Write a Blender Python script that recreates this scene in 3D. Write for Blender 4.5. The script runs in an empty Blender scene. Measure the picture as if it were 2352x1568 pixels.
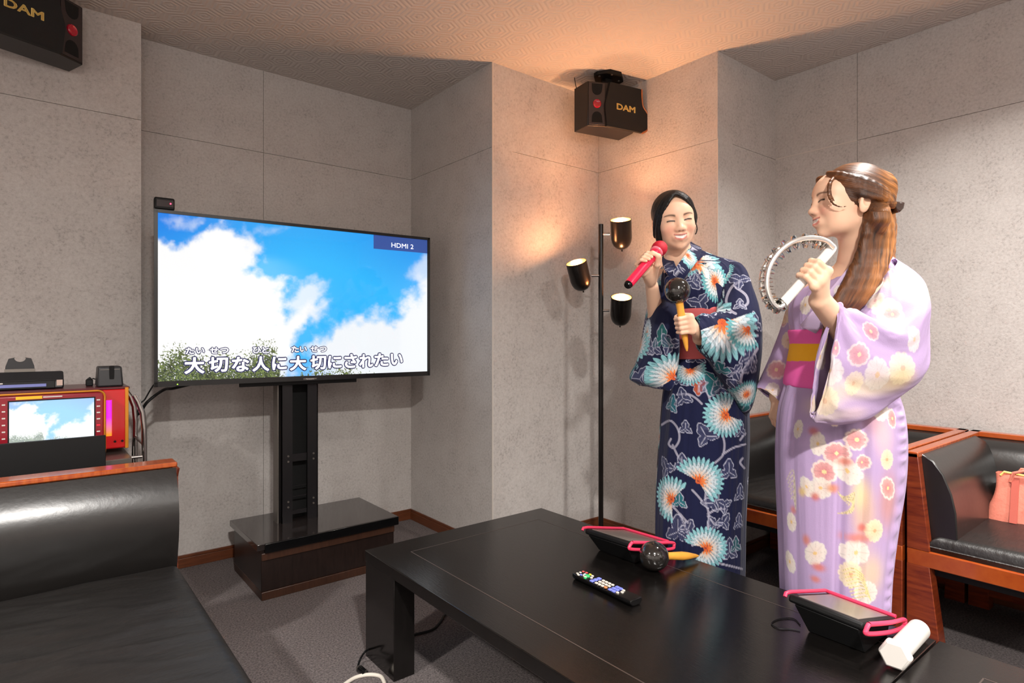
import bpy, bmesh, math, random
import numpy as np
from mathutils import Matrix, Vector
random.seed(7); RNG = np.random.default_rng(7)
SC = bpy.context.scene; COL = SC.collection
PI = math.pi
# ---------------------------------------------------------------- camera frame
FOC, HOR, HC = 1383.0, 771.0, 1.1
ANG = math.radians(51.2); SA, CA = math.sin(ANG), math.cos(ANG)
RV = np.array([SA, -CA, 0.0]); FV = np.array([CA, SA, 0.0]); UV = np.array([0, 0, 1.0])
YAW = -math.radians(38.8)

def W(r, d, z):            # camera-yaw frame (right, forward, height) -> world
    return np.array([r*SA + d*CA, -r*CA + d*SA, z])
def at(px, py, d):         # a photograph pixel at a known distance -> world
    return W((px-1176)/FOC*d, d, HC-(py-HOR)/FOC*d)
def atz(px, py, z):        # a photograph pixel on a horizontal plane
    return at(px, py, FOC*(HC-z)/(py-HOR))
def proj(V):
    V = np.asarray(V); r = V@RV; d = V@FV
    return 1176+FOC*r/d, HOR-FOC*(V[..., 2]-HC)/d, d

# ---------------------------------------------------------------- colour, materials
def lin(v):
    v = np.asarray(v, float)/255.0
    return np.where(v <= 0.04045, v/12.92, ((v+0.055)/1.055)**2.4)
def rgb(r, g, b): return tuple(lin((r, g, b)))+(1.0,)

class NT:
    def __init__(s, m):
        m.use_nodes = True; s.t = m.node_tree; s.n = s.t.nodes; s.l = s.t.links
        s.b = s.n['Principled BSDF']
    def node(s, kind, **kw):
        n = s.n.new(kind)
        for k, v in kw.items():
            if k in n.inputs.keys(): n.inputs[k].default_value = v
            else: setattr(n, k, v)
        return n
    def link(s, a, b): s.l.new(a, b)
    def math(s, op, a, b=None, c=None):
        n = s.n.new('ShaderNodeMath'); n.operation = op
        for i, x in enumerate((a, b, c)):
            if x is None: continue
            if isinstance(x, (int, float)): n.inputs[i].default_value = x
            else: s.link(x, n.inputs[i])
        return n.outputs[0]

def mat(name, col, rough=0.5, metal=0.0, var=0.0, vscale=20, bump=0.0, bscale=60, stretch=(1, 1, 1), coat=0.0, spec=0.5, detail=4, col2=None, emit=None, estr=0.0, vc=False, sheen=0.0, trans=0.0, aniso=None):
    m = bpy.data.materials.new(name); t = NT(m); b = t.b
    b.inputs['Roughness'].default_value = rough; b.inputs['Metallic'].default_value = metal
    b.inputs['Specular IOR Level'].default_value = spec
    b.inputs['Coat Weight'].default_value = coat; b.inputs['Coat Roughness'].default_value = 0.08
    if sheen: b.inputs['Sheen Weight'].default_value = sheen
    if trans: b.inputs['Transmission Weight'].default_value = trans
    base = col if len(col) == 4 else rgb(*col)
    tc = t.node('ShaderNodeTexCoord'); mp = t.node('ShaderNodeMapping'); mp.inputs['Scale'].default_value = stretch
    t.link(tc.outputs['Object'], mp.inputs['Vector'])
    if vc:
        a = t.node('ShaderNodeAttribute', attribute_name='Col'); src = a.outputs['Color']
    else: src = None
    if var > 0:
        nz = t.node('ShaderNodeTexNoise', Scale=vscale, Detail=detail, Roughness=0.65); t.link(mp.outputs[0], nz.inputs['Vector'])
        mx = t.node('ShaderNodeMix', data_type='RGBA')
        rmp = t.node('ShaderNodeMapRange'); rmp.inputs[1].default_value = 0.3; rmp.inputs[2].default_value = 0.7
        t.link(nz.outputs['Fac'], rmp.inputs[0]); t.link(rmp.outputs[0], mx.inputs[0])
        c2 = (rgb(*col2) if col2 else tuple(x*(1-var) for x in base[:3])+(1,))
        c1 = base if col2 else tuple(min(1, x*(1+var)) for x in base[:3])+(1,)
        mx.inputs[6].default_value = c1; mx.inputs[7].default_value = c2
        if src is not None:
            m2 = t.node('ShaderNodeMix', data_type='RGBA', blend_type='MULTIPLY'); m2.inputs[0].default_value = 1
            mx.inputs[6].default_value = (1, 1, 1, 1); mx.inputs[7].default_value = (1-var, 1-var, 1-var, 1)
            t.link(src, m2.inputs[6]); t.link(mx.outputs[2], m2.inputs[7]); src = m2.outputs[2]
        else: src = mx.outputs[2]
    if src is not None: t.link(src, b.inputs['Base Color'])
    else: b.inputs['Base Color'].default_value = base
    if bump > 0:
        nb = t.node('ShaderNodeTexNoise', Scale=bscale, Detail=5, Roughness=0.6); t.link(mp.outputs[0], nb.inputs['Vector'])
        bp = t.node('ShaderNodeBump', Strength=1.0, Distance=bump); t.link(nb.outputs['Fac'], bp.inputs['Height'])
        t.link(bp.outputs[0], b.inputs['Normal'])
    if emit is not None:
        b.inputs['Emission Color'].default_value = rgb(*emit); b.inputs['Emission Strength'].default_value = estr
    elif estr and vc:
        t.link(src, b.inputs['Emission Color']); b.inputs['Emission Strength'].default_value = estr
        t.l.remove(b.inputs['Base Color'].links[0]); b.inputs['Base Color'].default_value = (0.01, 0.01, 0.01, 1)
    return m

# ---------------------------------------------------------------- mesh builder
def T(loc=(0, 0, 0), rz=0.0, rx=0.0, ry=0.0, s=1.0):
    return Matrix.Translation(Vector(loc)) @ Matrix.Rotation(rz, 4, 'Z') @ Matrix.Rotation(ry, 4, 'Y') @ Matrix.Rotation(rx, 4, 'X') @ Matrix.Diagonal((s, s, s, 1))
def frame(o, x, y, z):      # matrix from origin + axes
    m = Matrix.Identity(4)
    for i, a in enumerate((x, y, z)):
        for k in range(3): m[k][i] = float(a[k])
    for k in range(3): m[k][3] = float(o[k])
    return m
def nrm(v): v = np.asarray(v, float); return v/np.linalg.norm(v)

class MB:
    def __init__(s, M=None): s.v = []; s.f = []; s.M = M
    def add(s, vs, fs):
        n = len(s.v); s.v += [tuple(float(c) for c in v) for v in vs]; s.f += [tuple(i+n for i in f) for f in fs]; return s
    def box(s, a, b):
        x0, y0, z0 = [min(p, q) for p, q in zip(a, b)]; x1, y1, z1 = [max(p, q) for p, q in zip(a, b)]
        return s.add([(x0, y0, z0), (x1, y0, z0), (x1, y1, z0), (x0, y1, z0), (x0, y0, z1), (x1, y0, z1), (x1, y1, z1), (x0, y1, z1)],
                     [(0, 3, 2, 1), (4, 5, 6, 7), (0, 1, 5, 4), (1, 2, 6, 5), (2, 3, 7, 6), (3, 0, 4, 7)])
    def hexa(s, p):   # 8 points: bottom loop then top loop
        return s.add(p, [(0, 3, 2, 1), (4, 5, 6, 7), (0, 1, 5, 4), (1, 2, 6, 5), (2, 3, 7, 6), (3, 0, 4, 7)])
    def prism(s, poly, axis, a, b):   # poly 2D; axis 'x','y','z' extruded from a to b
        def mk(p, t): return {'x': (t, p[0], p[1]), 'y': (p[0], t, p[1]), 'z': (p[0], p[1], t)}[axis]
        n = len(poly); vs = [mk(p, a) for p in poly]+[mk(p, b) for p in poly]
        ar = sum(poly[i][0]*poly[(i+1) % n][1]-poly[(i+1) % n][0]*poly[i][1] for i in range(n))
        fs = [tuple(range(n-1, -1, -1)), tuple(range(n, 2*n))]+[(i, (i+1) % n, n+(i+1) % n, n+i) for i in range(n)]
        flip = (ar < 0) ^ (axis == 'y') ^ (b < a)
        if flip: fs = [tuple(reversed(f)) for f in fs]
        return s.add(vs, fs)
    def cyl(s, p0, p1, r0, r1=None, n=24, cap=True):
        return s.tube([p0, p1], [r0, r0 if r1 is None else r1], n, cap)
    def tube(s, path, rad, n=12, cap=True):
        P = [np.asarray(p, float) for p in path]; m = len(P)
        if isinstance(rad, (int, float)): rad = [rad]*m
        vs = []; prev = None
        for i in range(m):
            t = nrm(P[min(i+1, m-1)]-P[max(i-1, 0)])
            if prev is None:
                h = np.array([0, 0, 1.0]) if abs(t[2]) < 0.9 else np.array([1.0, 0, 0])
                x = nrm(np.cross(h, t))
            else:
                x = prev-t*np.dot(prev, t); x = nrm(x)
            prev = x; y = np.cross(t, x)
            for k in range(n):
                a = 2*PI*k/n; vs.append(P[i]+rad[i]*(math.cos(a)*x+math.sin(a)*y))
        fs = [(i*n+k, i*n+(k+1) % n, (i+1)*n+(k+1) % n, (i+1)*n+k) for i in range(m-1) for k in range(n)]
        if cap: fs += [tuple(range(n-1, -1, -1)), tuple((m-1)*n+k for k in range(n))]
        return s.add(vs, fs)
    def lathe(s, prof, o=(0, 0, 0), ax=(0, 0, 1), n=32):   # prof: list of (radius, height)
        ax = nrm(ax); o = np.asarray(o, float); h = np.array([0, 0, 1.0]) if abs(ax[2]) < 0.9 else np.array([1.0, 0, 0])
        x = nrm(np.cross(h, ax)); y = np.cross(ax, x); vs = []
        for r, z in prof:
            for k in range(n):
                a = 2*PI*k/n; vs.append(o+ax*z+max(r, 1e-5)*(math.cos(a)*x+math.sin(a)*y))
        m = len(prof); fs = [(i*n+k, i*n+(k+1) % n, (i+1)*n+(k+1) % n, (i+1)*n+k) for i in range(m-1) for k in range(n)]
        return s.add(vs, fs)
    def sphere(s, c, r, n=24, m=14):
        r = (r, r, r) if isinstance(r, (int, float)) else r
        vs = []; fs = []
        for i in range(m+1):
            p = PI*i/m
            for k in range(n):
                a = 2*PI*k/n; vs.append((c[0]+r[0]*math.sin(p)*math.cos(a), c[1]+r[1]*math.sin(p)*math.sin(a), c[2]+r[2]*math.cos(p)))
        fs = [(i*n+k, (i+1)*n+k, (i+1)*n+(k+1) % n, i*n+(k+1) % n) for i in range(m) for k in range(n)]
        return s.add(vs, fs)
    def build(s, name, m, parent=None, bevel=0.0, smooth=35, seg=2, sub=0):
        me = bpy.data.meshes.new(name)
        vs = s.v if s.M is None else [tuple(s.M @ Vector(v)) for v in s.v]
        me.from_pydata(vs, [], s.f); me.validate()
        bm = bmesh.new(); bm.from_mesh(me)
        bmesh.ops.remove_doubles(bm, verts=bm.verts, dist=2e-5)
        bmesh.ops.recalc_face_normals(bm, faces=bm.faces) if not getattr(s, 'raw', False) else None
        bm.to_mesh(me); bm.free()
        return link(name, me, m, parent, bevel, smooth, seg, sub)

def link(name, me, m, parent=None, bevel=0.0, smooth=35, seg=2, sub=0):
    if m is not None: me.materials.append(m)
    o = bpy.data.objects.new(name, me); COL.objects.link(o)
    if smooth:
        for p in me.polygons: p.use_smooth = True
        try: me.set_sharp_from_angle(angle=math.radians(smooth))
        except Exception: pass
    if bevel:
        bv = o.modifiers.new('Bevel', 'BEVEL'); bv.width = bevel; bv.segments = seg; bv.limit_method = 'ANGLE'; bv.angle_limit = math.radians(40); bv.harden_normals = False
    if sub:
        sb = o.modifiers.new('Sub', 'SUBSURF'); sb.levels = sub; sb.render_levels = sub
    if parent is not None: adopt(o, parent)
    return o
ROOTM = {}
def adopt(o, parent):
    o.parent = parent
    if parent.name in ROOTM: o.matrix_parent_inverse = ROOTM[parent.name].inverted()
def thing(name, label, cat, loc=(0, 0, 0), rz=0.0, group=None):
    o = bpy.data.objects.new(name, None); COL.objects.link(o); o.empty_display_size = 0.05
    o.location = Vector([float(x) for x in loc]); o.rotation_euler = (0, 0, rz)
    ROOTM[o.name] = Matrix.Translation(o.location) @ Matrix.Rotation(rz, 4, 'Z')
    return tag(o, label, cat, group)
def tag(o, label, cat, group=None):
    o['label'] = label; o['category'] = cat
    if group: o['group'] = group
    return o
def struct(o): o['kind'] = 'structure'; return o

def text_mesh(txt, size=1.0, ext=0.0, off=0.0, sx=1.0, align='LEFT', res=3):
    cu = bpy.data.curves.new('txt', 'FONT'); cu.body = txt; cu.size = size; cu.extrude = ext; cu.offset = off; cu.resolution_u = res
    cu.align_x = align
    ob = bpy.data.objects.new('txt', cu); COL.objects.link(ob)
    dg = bpy.context.evaluated_depsgraph_get(); dg.update()
    me = bpy.data.meshes.new_from_object(ob.evaluated_get(dg))
    bpy.data.objects.remove(ob); bpy.data.curves.remove(cu)
    vs = [(v.co.x*sx, v.co.y, v.co.z) for v in me.vertices]; fs = [tuple(p.vertices) for p in me.polygons]
    bpy.data.meshes.remove(me)
    return vs, fs

# ---------------------------------------------------------------- numpy noise
_T = np.random.default_rng(3).random((64, 64, 64)).astype(np.float32)
def vnoise(p):
    p = np.asarray(p, np.float32); i = np.floor(p).astype(int); f = p-i; f = f*f*(3-2*f)
    o = 0
    for a in (0, 1):
        for b in (0, 1):
            for c in (0, 1):
                w = (f[..., 0] if a else 1-f[..., 0])*(f[..., 1] if b else 1-f[..., 1])*(f[..., 2] if c else 1-f[..., 2])
                o = o+w*_T[(i[..., 0]+a) & 63, (i[..., 1]+b) & 63, (i[..., 2]+c) & 63]
    return o
def fbm(p, oct=4, lac=2.03, gain=0.5):
    p = np.asarray(p, np.float32); s = 0; a = 1; n = 0
    for k in range(oct):
        s = s+a*vnoise(p+17.3*k); n += a; a *= gain; p = p*lac
    return s/n
def sstep(a, b, x): t = np.clip((x-a)/(b-a), 0, 1); return t*t*(3-2*t)
def mixc(C, col, w):   # C (n,3) lin colours, col lin tuple, w (n,)
    return C*(1-w[:, None])+np.asarray(col)[None, :3]*w[:, None]
def pline_dist(P, poly, closed=False):   # min distance of 2D points to a polyline
    d = np.full(len(P), 1e9); n = len(poly)
    for i in range(n if closed else n-1):
        a = np.asarray(poly[i], float); b = np.asarray(poly[(i+1) % n], float)
        ab = b-a; t = np.clip(((P-a)@ab)/max(ab@ab, 1e-12), 0, 1)
        d = np.minimum(d, np.hypot(*(P-a-t[:, None]*ab).T))
    return d
def inpoly(P, poly):
    ins = np.zeros(len(P), bool); n = len(poly)
    for i in range(n):
        x0, y0 = poly[i]; x1, y1 = poly[(i+1) % n]
        if y0 == y1: continue
        c = ((y0 > P[:, 1]) != (y1 > P[:, 1])) & (P[:, 0] < (x1-x0)*(P[:, 1]-y0)/(y1-y0)+x0)
        ins ^= c
    return ins
def mesh_np(name, V, F, m, parent=None, C=None, smooth=True):
    me = bpy.data.meshes.new(name); F = np.asarray(F, np.int32); k = F.shape[1]
    me.vertices.add(len(V)); me.vertices.foreach_set('co', np.asarray(V, np.float32).ravel())
    me.loops.add(F.size); me.loops.foreach_set('vertex_index', F.ravel())
    me.polygons.add(len(F)); me.polygons.foreach_set('loop_start', np.arange(0, F.size, k, dtype=np.int32))
    me.polygons.foreach_set('loop_total', np.full(len(F), k, np.int32))
    me.update(calc_edges=True)
    if C is not None:
        a = me.color_attributes.new('Col', 'FLOAT_COLOR', 'POINT')
        a.data.foreach_set('color', np.concatenate([C, np.ones((len(C), 1))], 1).astype(np.float32).ravel())
    if smooth: me.polygons.foreach_set('use_smooth', np.ones(len(F), bool))
    me.validate()
    me.materials.append(m)
    o = bpy.data.objects.new(name, me); COL.objects.link(o)
    if parent is not None: adopt(o, parent)
    return o
def grid_faces(nr, nc, wrap=False):
    i = np.arange(nr-1)[:, None]*nc; j = np.arange(nc if wrap else nc-1)[None, :]; j2 = (j+1) % nc
    return np.stack([i+j, i+j2, i+nc+j2, i+nc+j], -1).reshape(-1, 4)
def crom(K, n):   # Catmull-Rom through keys K (m,c) -> n samples
    K = np.asarray(K, float); m = len(K); t = np.linspace(0, m-1, n); i = np.minimum(t.astype(int), m-2); f = (t-i)[:, None]
    p1 = K[i]; p2 = K[i+1]; p0 = K[np.maximum(i-1, 0)]; p3 = K[np.minimum(i+2, m-1)]
    return 0.5*(2*p1+(p2-p0)*f+(2*p0-5*p1+4*p2-p3)*f*f+(3*p1-p0-3*p2+p3)*f**3)
# ================================================================ ROOM
CEIL = 2.46
M_floor = mat('carpet', (148, 138, 136), 0.95, var=0.4, vscale=150, bump=0.006, bscale=260, spec=0.1, col2=(72, 67, 68), detail=6)
def wall_mat():
    m = bpy.data.materials.new('felt_wall'); t = NT(m); b = t.b
    tc = t.node('ShaderNodeTexCoord')
    n1 = t.node('ShaderNodeTexNoise', Scale=90.0, Detail=5, Roughness=0.7); n2 = t.node('ShaderNodeTexNoise', Scale=9.0, Detail=4, Roughness=0.6)
    for n in (n1, n2): t.link(tc.outputs['Object'], n.inputs['Vector'])
    cr = t.node('ShaderNodeValToRGB'); e = cr.color_ramp.elements
    e[0].position = 0.30; e[0].color = rgb(148, 142, 138); e[1].position = 0.62; e[1].color = rgb(194, 189, 185)
    x = e.new(0.45); x.color = rgb(182, 176, 172)
    s = t.math('ADD', t.math('MULTIPLY', n1.outputs[0], 0.72), t.math('MULTIPLY', n2.outputs[0], 0.28))
    t.link(s, cr.inputs[0]); t.link(cr.outputs[0], b.inputs['Base Color'])
    b.inputs['Roughness'].default_value = 0.95; b.inputs['Specular IOR Level'].default_value = 0.1
    bp = t.node('ShaderNodeBump', Strength=0.6, Distance=0.003); t.link(n1.outputs[0], bp.inputs['Height']); t.link(bp.outputs[0], b.inputs['Normal'])
    return m
M_wall = wall_mat()
def ceil_mat():
    m = bpy.data.materials.new('embossed_ceiling'); t = NT(m); b = t.b
    b.inputs['Base Color'].default_value = rgb(192, 184, 178); b.inputs['Roughness'].default_value = 0.85; b.inputs['Specular IOR Level'].default_value = 0.2
    tc = t.node('ShaderNodeTexCoord'); sp = t.node('ShaderNodeSeparateXYZ'); t.link(tc.outputs['Object'], sp.inputs[0])
    S = 1/0.13; Q = 1.7320508
    x = t.math('MULTIPLY', sp.outputs[0], S); y = t.math('MULTIPLY', sp.outputs[1], S)
    def cell(u, per): return t.math('SUBTRACT', t.math('FLOORED_MODULO', u, per), per/2)
    ax, ay = cell(x, 1.0), cell(y, Q)
    bx, by = cell(t.math('ADD', x, 0.5), 1.0), cell(t.math('ADD', y, Q/2), Q)
    la = t.math('ADD', t.math('MULTIPLY', ax, ax), t.math('MULTIPLY', ay, ay)); lb = t.math('ADD', t.math('MULTIPLY', bx, bx), t.math('MULTIPLY', by, by))
    sel = t.math('LESS_THAN', la, lb)
    def mixv(p, q): return t.math('ADD', t.math('MULTIPLY', p, sel), t.math('MULTIPLY', q, t.math('SUBTRACT', 1.0, sel)))
    gx = t.math('ABSOLUTE', mixv(ax, bx)); gy = t.math('ABSOLUTE', mixv(ay, by))
    h = t.math('MAXIMUM', gx, t.math('ADD', t.math('MULTIPLY', gx, 0.5), t.math('MULTIPLY', gy, Q/2)))
    rings = t.math('SINE', t.math('MULTIPLY', h, 42.0))
    n = t.node('ShaderNodeTexNoise', Scale=40.0, Detail=4); t.link(tc.outputs['Object'], n.inputs['Vector'])
    hh = t.math('ADD', t.math('MULTIPLY', rings, 0.5), t.math('MULTIPLY', n.outputs[0], 0.7))
    bp = t.node('ShaderNodeBump', Strength=0.5, Distance=0.004); t.link(hh, bp.inputs['Height']); t.link(bp.outputs[0], b.inputs['Normal'])
    return m
M_ceil = ceil_mat()
M_base = mat('brown_baseboard', (96, 52, 30), 0.35, var=0.25, vscale=14, stretch=(1, 1, 8))
M_seam = mat('pale_seam_strip', (196, 188, 180), 0.7)

XW, YN, YS, XL = 3.11, 3.21, -3.2, -2.2
struct(MB().box((XL-.15, YS-.15, -.1), (3.4, 3.5, 0)).build('floor', M_floor, smooth=0))
struct(MB().box((XL-.15, YS-.15, CEIL), (3.4, 3.5, CEIL+.1)).build('ceiling', M_ceil, smooth=0))
ZS = 2.04; G = 0.001
def wall_x(name, x0, x1, y, seams, th=0.13):     # wall facing -Y, surface at y
    b = MB(); xs = [x0]+seams+[x1]
    for i in range(len(xs)-1):
        a = xs[i]+(G if i else 0); c = xs[i+1]-(G if i < len(xs)-2 else 0)
        b.box((a, y, 0), (c, y+.012, ZS-G)); b.box((a, y, ZS+G), (c, y+.012, CEIL))
    b.box((x0, y+.009, 0), (x1, y+th, CEIL))
    return struct(b.build(name, M_wall, smooth=0))
def wall_y(name, y0, y1, x, seams, th=0.13):     # wall facing -X, surface at x
    b = MB(); ys = [y0]+seams+[y1]
    for i in range(len(ys)-1):
        a = ys[i]+(G if i else 0); c = ys[i+1]-(G if i < len(ys)-2 else 0)
        b.box((x, a, 0), (x+.012, c, ZS-G)); b.box((x, a, ZS+G), (x+.012, c, CEIL))
    b.box((x+.009, y0, 0), (x+th, y1, CEIL))
    return struct(b.build(name, M_wall, smooth=0))
wall_x('wall_left_pier', XL, .385, 3.06, [-.9], .28)
wall_x('wall_back', .385, 1.80, YN, [.943])
wall_y('wall_recess_left', 2.3956, YN+.1, 1.80, [])
wall_x('wall_alcove_back', 1.8035, 2.565, 2.395, [])
wall_y('wall_alcove_right', 1.6256, 2.53, 2.567, [])
wall_x('wall_corner', 2.5705, 3.12, 1.625, [])
wall_y('wall_right', YS, 1.625, XW, [-1.6, -.2, 1.217])
struct(MB().box((XL-.13, YS, 0), (XL, 3.2, CEIL)).build('wall_left', M_wall, smooth=0))
struct(MB().box((XL-.13, YS-.13, 0), (3.25, YS, CEIL)).build('wall_front', M_wall, smooth=0))
struct(MB().box((XW-.002, 1.217, ZS-.003), (XW+.004, 1.62, ZS+.003)).build('trim_1', M_seam, smooth=0))
struct(MB().box((2.5655, 1.6235, 0.06), (2.5705, 1.6275, ZS)).build('trim_2', M_seam, smooth=0))
struct(MB().box((1.7985, 2.3935, 0.06), (1.8055, 2.3985, CEIL)).build('trim_3', M_seam, smooth=0))
def base(name, a, b):
    bb = MB().box((a[0], a[1], 0), (b[0], b[1], .046)); dx = .004
    bb.box((a[0] + (dx if abs(b[0]-a[0]) < .03 else 0), a[1] + (dx if abs(b[1]-a[1]) < .03 else 0), .046), (b[0], b[1], .06))
    struct(bb.build(name, M_base, bevel=.0015, smooth=0))
base('baseboard_back', (.385, YN-.012), (1.80, YN)); base('baseboard_recess', (1.788, 2.383), (1.80, YN-.012)); base('baseboard_alcove', (1.80, 2.383), (2.567, 2.395))
base('baseboard_alcove_right', (2.555, 1.613), (2.567, 2.383)); base('baseboard_pier', (XL, 3.048), (.385, 3.06))
base('baseboard_corner', (2.567, 1.613), (3.11, 1.625)); base('baseboard_right', (3.098, YS), (3.11, 1.613))
# ================================================================ FURNITURE
M_leather = mat('black_leather', (25, 23, 22), 0.42, var=0.25, vscale=7, bump=0.003, bscale=9, stretch=(1, 3.2, 3.2), spec=0.45)
M_leather2 = mat('smooth_black_leather', (27, 25, 24), 0.28, var=0.15, vscale=5, bump=0.0004, bscale=30, spec=0.65)
M_wood = mat('reddish_brown_wood', (142, 62, 28), 0.28, var=0.4, vscale=9, stretch=(1, 1, 9), coat=0.35, col2=(92, 28, 16))
M_woodh = mat('reddish_brown_wood_rail', (176, 86, 32), 0.25, var=0.35, vscale=9, stretch=(9, 1, 1), coat=0.4, col2=(146, 58, 22))
M_table = mat('black_stained_wood', (15, 13, 12), 0.16, var=0.3, vscale=12, stretch=(14, 1, 1), bump=0.0003, bscale=30, spec=0.55)
M_inlay = mat('inlay_line', (66, 56, 52), 0.35)
M_black = mat('matte_black', (10, 10, 11), 0.55, var=0.1, spec=.3)
M_gloss = mat('gloss_black', (10, 10, 11), 0.12)
M_dark = mat('dark_plastic', (32, 32, 35), 0.45, var=0.06)
M_hole = mat('deep_black', (4, 4, 4), 0.9)
M_chrome = mat('chrome_steel', (190, 188, 185), 0.18, 1.0)
M_greymetal = mat('grey_metal', (120, 114, 108), 0.4, 0.8)
M_white = mat('white_plastic', (208, 204, 198), 0.4)
M_pink = mat('pink_rubber', (236, 62, 98), 0.4, spec=0.5)
M_redbody = mat('red_lacquer', (204, 14, 22), 0.28, coat=0.5)
M_maroon = mat('maroon_panel', (136, 12, 32), 0.3, coat=0.3)
M_gold = mat('gold_trim', (214, 140, 44), 0.3, 0.5)
M_goldtxt = mat('gold_lettering', (255, 222, 130), 0.3)
M_veneer = mat('dark_wood_veneer', (31, 21, 18), 0.3, var=0.35, vscale=10, stretch=(8, 1, 1))
M_veneer2 = mat('brown_wood_veneer', (58, 35, 24), 0.35, var=0.3, vscale=10, stretch=(8, 1, 1))

def table(name, label, y0, y1, x0=.9035, x1=1.714, inlay=True):
    h = .3637; t = thing(name, label, 'table', ((x0+x1)/2, (y0+y1)/2, 0), group='low black tables')
    MB().box((x0, y0, h-.038), (x1, y1, h)).build('tabletop', M_table, t, bevel=.0025)
    lw, lt = .205, .075
    for sx in (0, 1):
        for sy in (0, 1):
            ax = x0+.002 if sx == 0 else x1-.002-lt; ay = y1-.002-lw if sy else y0+.002
            MB().box((ax, ay, 0), (ax+lt, ay+lw, h-.036)).build('leg', M_table, t, bevel=.002)
    MB().box((x0+lt+.02, y0+.04, h-.075), (x0+lt+.045, y1-.04, h-.036)).build('apron', M_table, t)
    MB().box((x1-lt-.045, y0+.04, h-.075), (x1-lt-.02, y1-.04, h-.036)).build('apron', M_table, t)
    if inlay:
        b = MB(); i = .115; e = .0016; z0, z1 = h-.001, h+.0004
        b.box((x0+i, y1-i-e, z0), (x1-i, y1-i+e, z1)); b.box((x0+i-e, y0+.02, z0), (x0+i+e, y1-i, z1)); b.box((x1-i-e, y0+.02, z0), (x1-i+e, y1-i, z1))
        b.build('inlay', M_inlay, t, smooth=0)
    return t
table('low_table', 'long low black wooden table holding the remote, maraca and tablets', .492, 1.932)
table('low_table', 'low black table whose corner shows at bottom right beside the white wand', -.95, .4885, .9035, 1.717)

def bulge(name, m, parent, c, size, axes=(0, 1, 2), bul=(.0, .0, .0), n=(26, 10, 26), rnd=.25, noise=0.0, nf=6.0, pw=6):
    # soft cushion: superellipsoid-like box, local size, bulge along third axis
    V = []; N = 28
    sx, sy, sz = [s/2 for s in size]
    th = np.linspace(-PI/2, PI/2, N); ph = np.linspace(-PI, PI, 2*N, endpoint=False)
    def pw_(a, e): return np.sign(a)*np.abs(a)**e
    e = 2.0/pw
    TH, PH = np.meshgrid(th, ph, indexing='ij')
    X = sx*pw_(np.cos(TH), e)*pw_(np.cos(PH), e); Y = sy*pw_(np.cos(TH), e)*pw_(np.sin(PH), e); Z = sz*pw_(np.sin(TH), e)
    P = np.stack([X, Y, Z], -1).reshape(-1, 3)
    u = P[:, 0]/sx; v = P[:, 1]/sy; w_ = P[:, 2]/sz
    P[:, 0] += bul[0]*np.sign(u)*np.abs(u)**2*(1-v*v)*(1-w_*w_)
    P[:, 1] += bul[1]*np.sign(v)*np.abs(v)**2*(1-u*u*.8)*(1-w_*w_*.8)
    P[:, 2] += bul[2]*np.sign(w_)*np.abs(w_)**2*(1-u*u*.8)*(1-v*v*.8)
    P += np.asarray(c)
    if noise: P[:, 2] += noise*(fbm(P*[nf*.5, nf*1.6, 1])-.5)*2
    return mesh_np(name, P, grid_faces(N, 2*N, True)[:, ::-1], m, parent)

def rbox(name, m, parent, a, b, noise=0.0, nf=6.0, crown=0.0, r=.03, nx=60, ny=60):   # cushion: bevelled slab with fine crowned, wrinkled top
    a = np.array(a, float); b = np.array(b, float); c = (a+b)/2; s = (b-a)/2
    u = np.linspace(-1, 1, nx); v = np.linspace(-1, 1, ny); U, V_ = np.meshgrid(u, v, indexing='ij')
    def edge(q, half): dd = np.maximum(0, np.abs(q)*half-(half-r)); return r-np.sqrt(np.maximum(0, r*r-dd*dd))
    # warp parameter so that samples cluster at the rim
    Uw = np.sin(U*PI/2); Vw = np.sin(V_*PI/2)
    top = b[2]-np.maximum(edge(Uw, s[0]), edge(Vw, s[1]))+crown*(1-Uw**2)*(1-Vw**2)
    X = c[0]+Uw*s[0]; Y = c[1]+Vw*s[1]
    if noise:
        P = np.stack([X*nf*.6+.15*np.sin(Y*9), Y*nf*2.1+X*nf*.6, X*0], -1); k = fbm(P, 4)
        rid = 1-np.abs(2*fbm(P*1.3+9.1, 3)-1)
        mask = (1-Uw**8)*(1-Vw**8)
        top = top+noise*((k-.5)*1.4+(rid**4-.3)*.9)*mask
    Pt = np.stack([X, Y, top], -1).reshape(-1, 3)
    F = grid_faces(nx, ny)[:, ::-1]
    rim = [i*ny for i in range(nx)]+[(nx-1)*ny+j for j in range(1, ny)]+[i*ny+ny-1 for i in range(nx-2, -1, -1)]+[j for j in range(ny-2, 0, -1)]
    n0 = len(Pt); low = Pt[rim].copy(); low[:, 2] = a[2]
    Vv = np.concatenate([Pt, low]); k = len(rim)
    S = np.array([[rim[i], rim[(i+1) % k], n0+(i+1) % k, n0+i] for i in range(k)])
    return mesh_np(name, Vv, np.concatenate([F, S]), m, parent)

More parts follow.
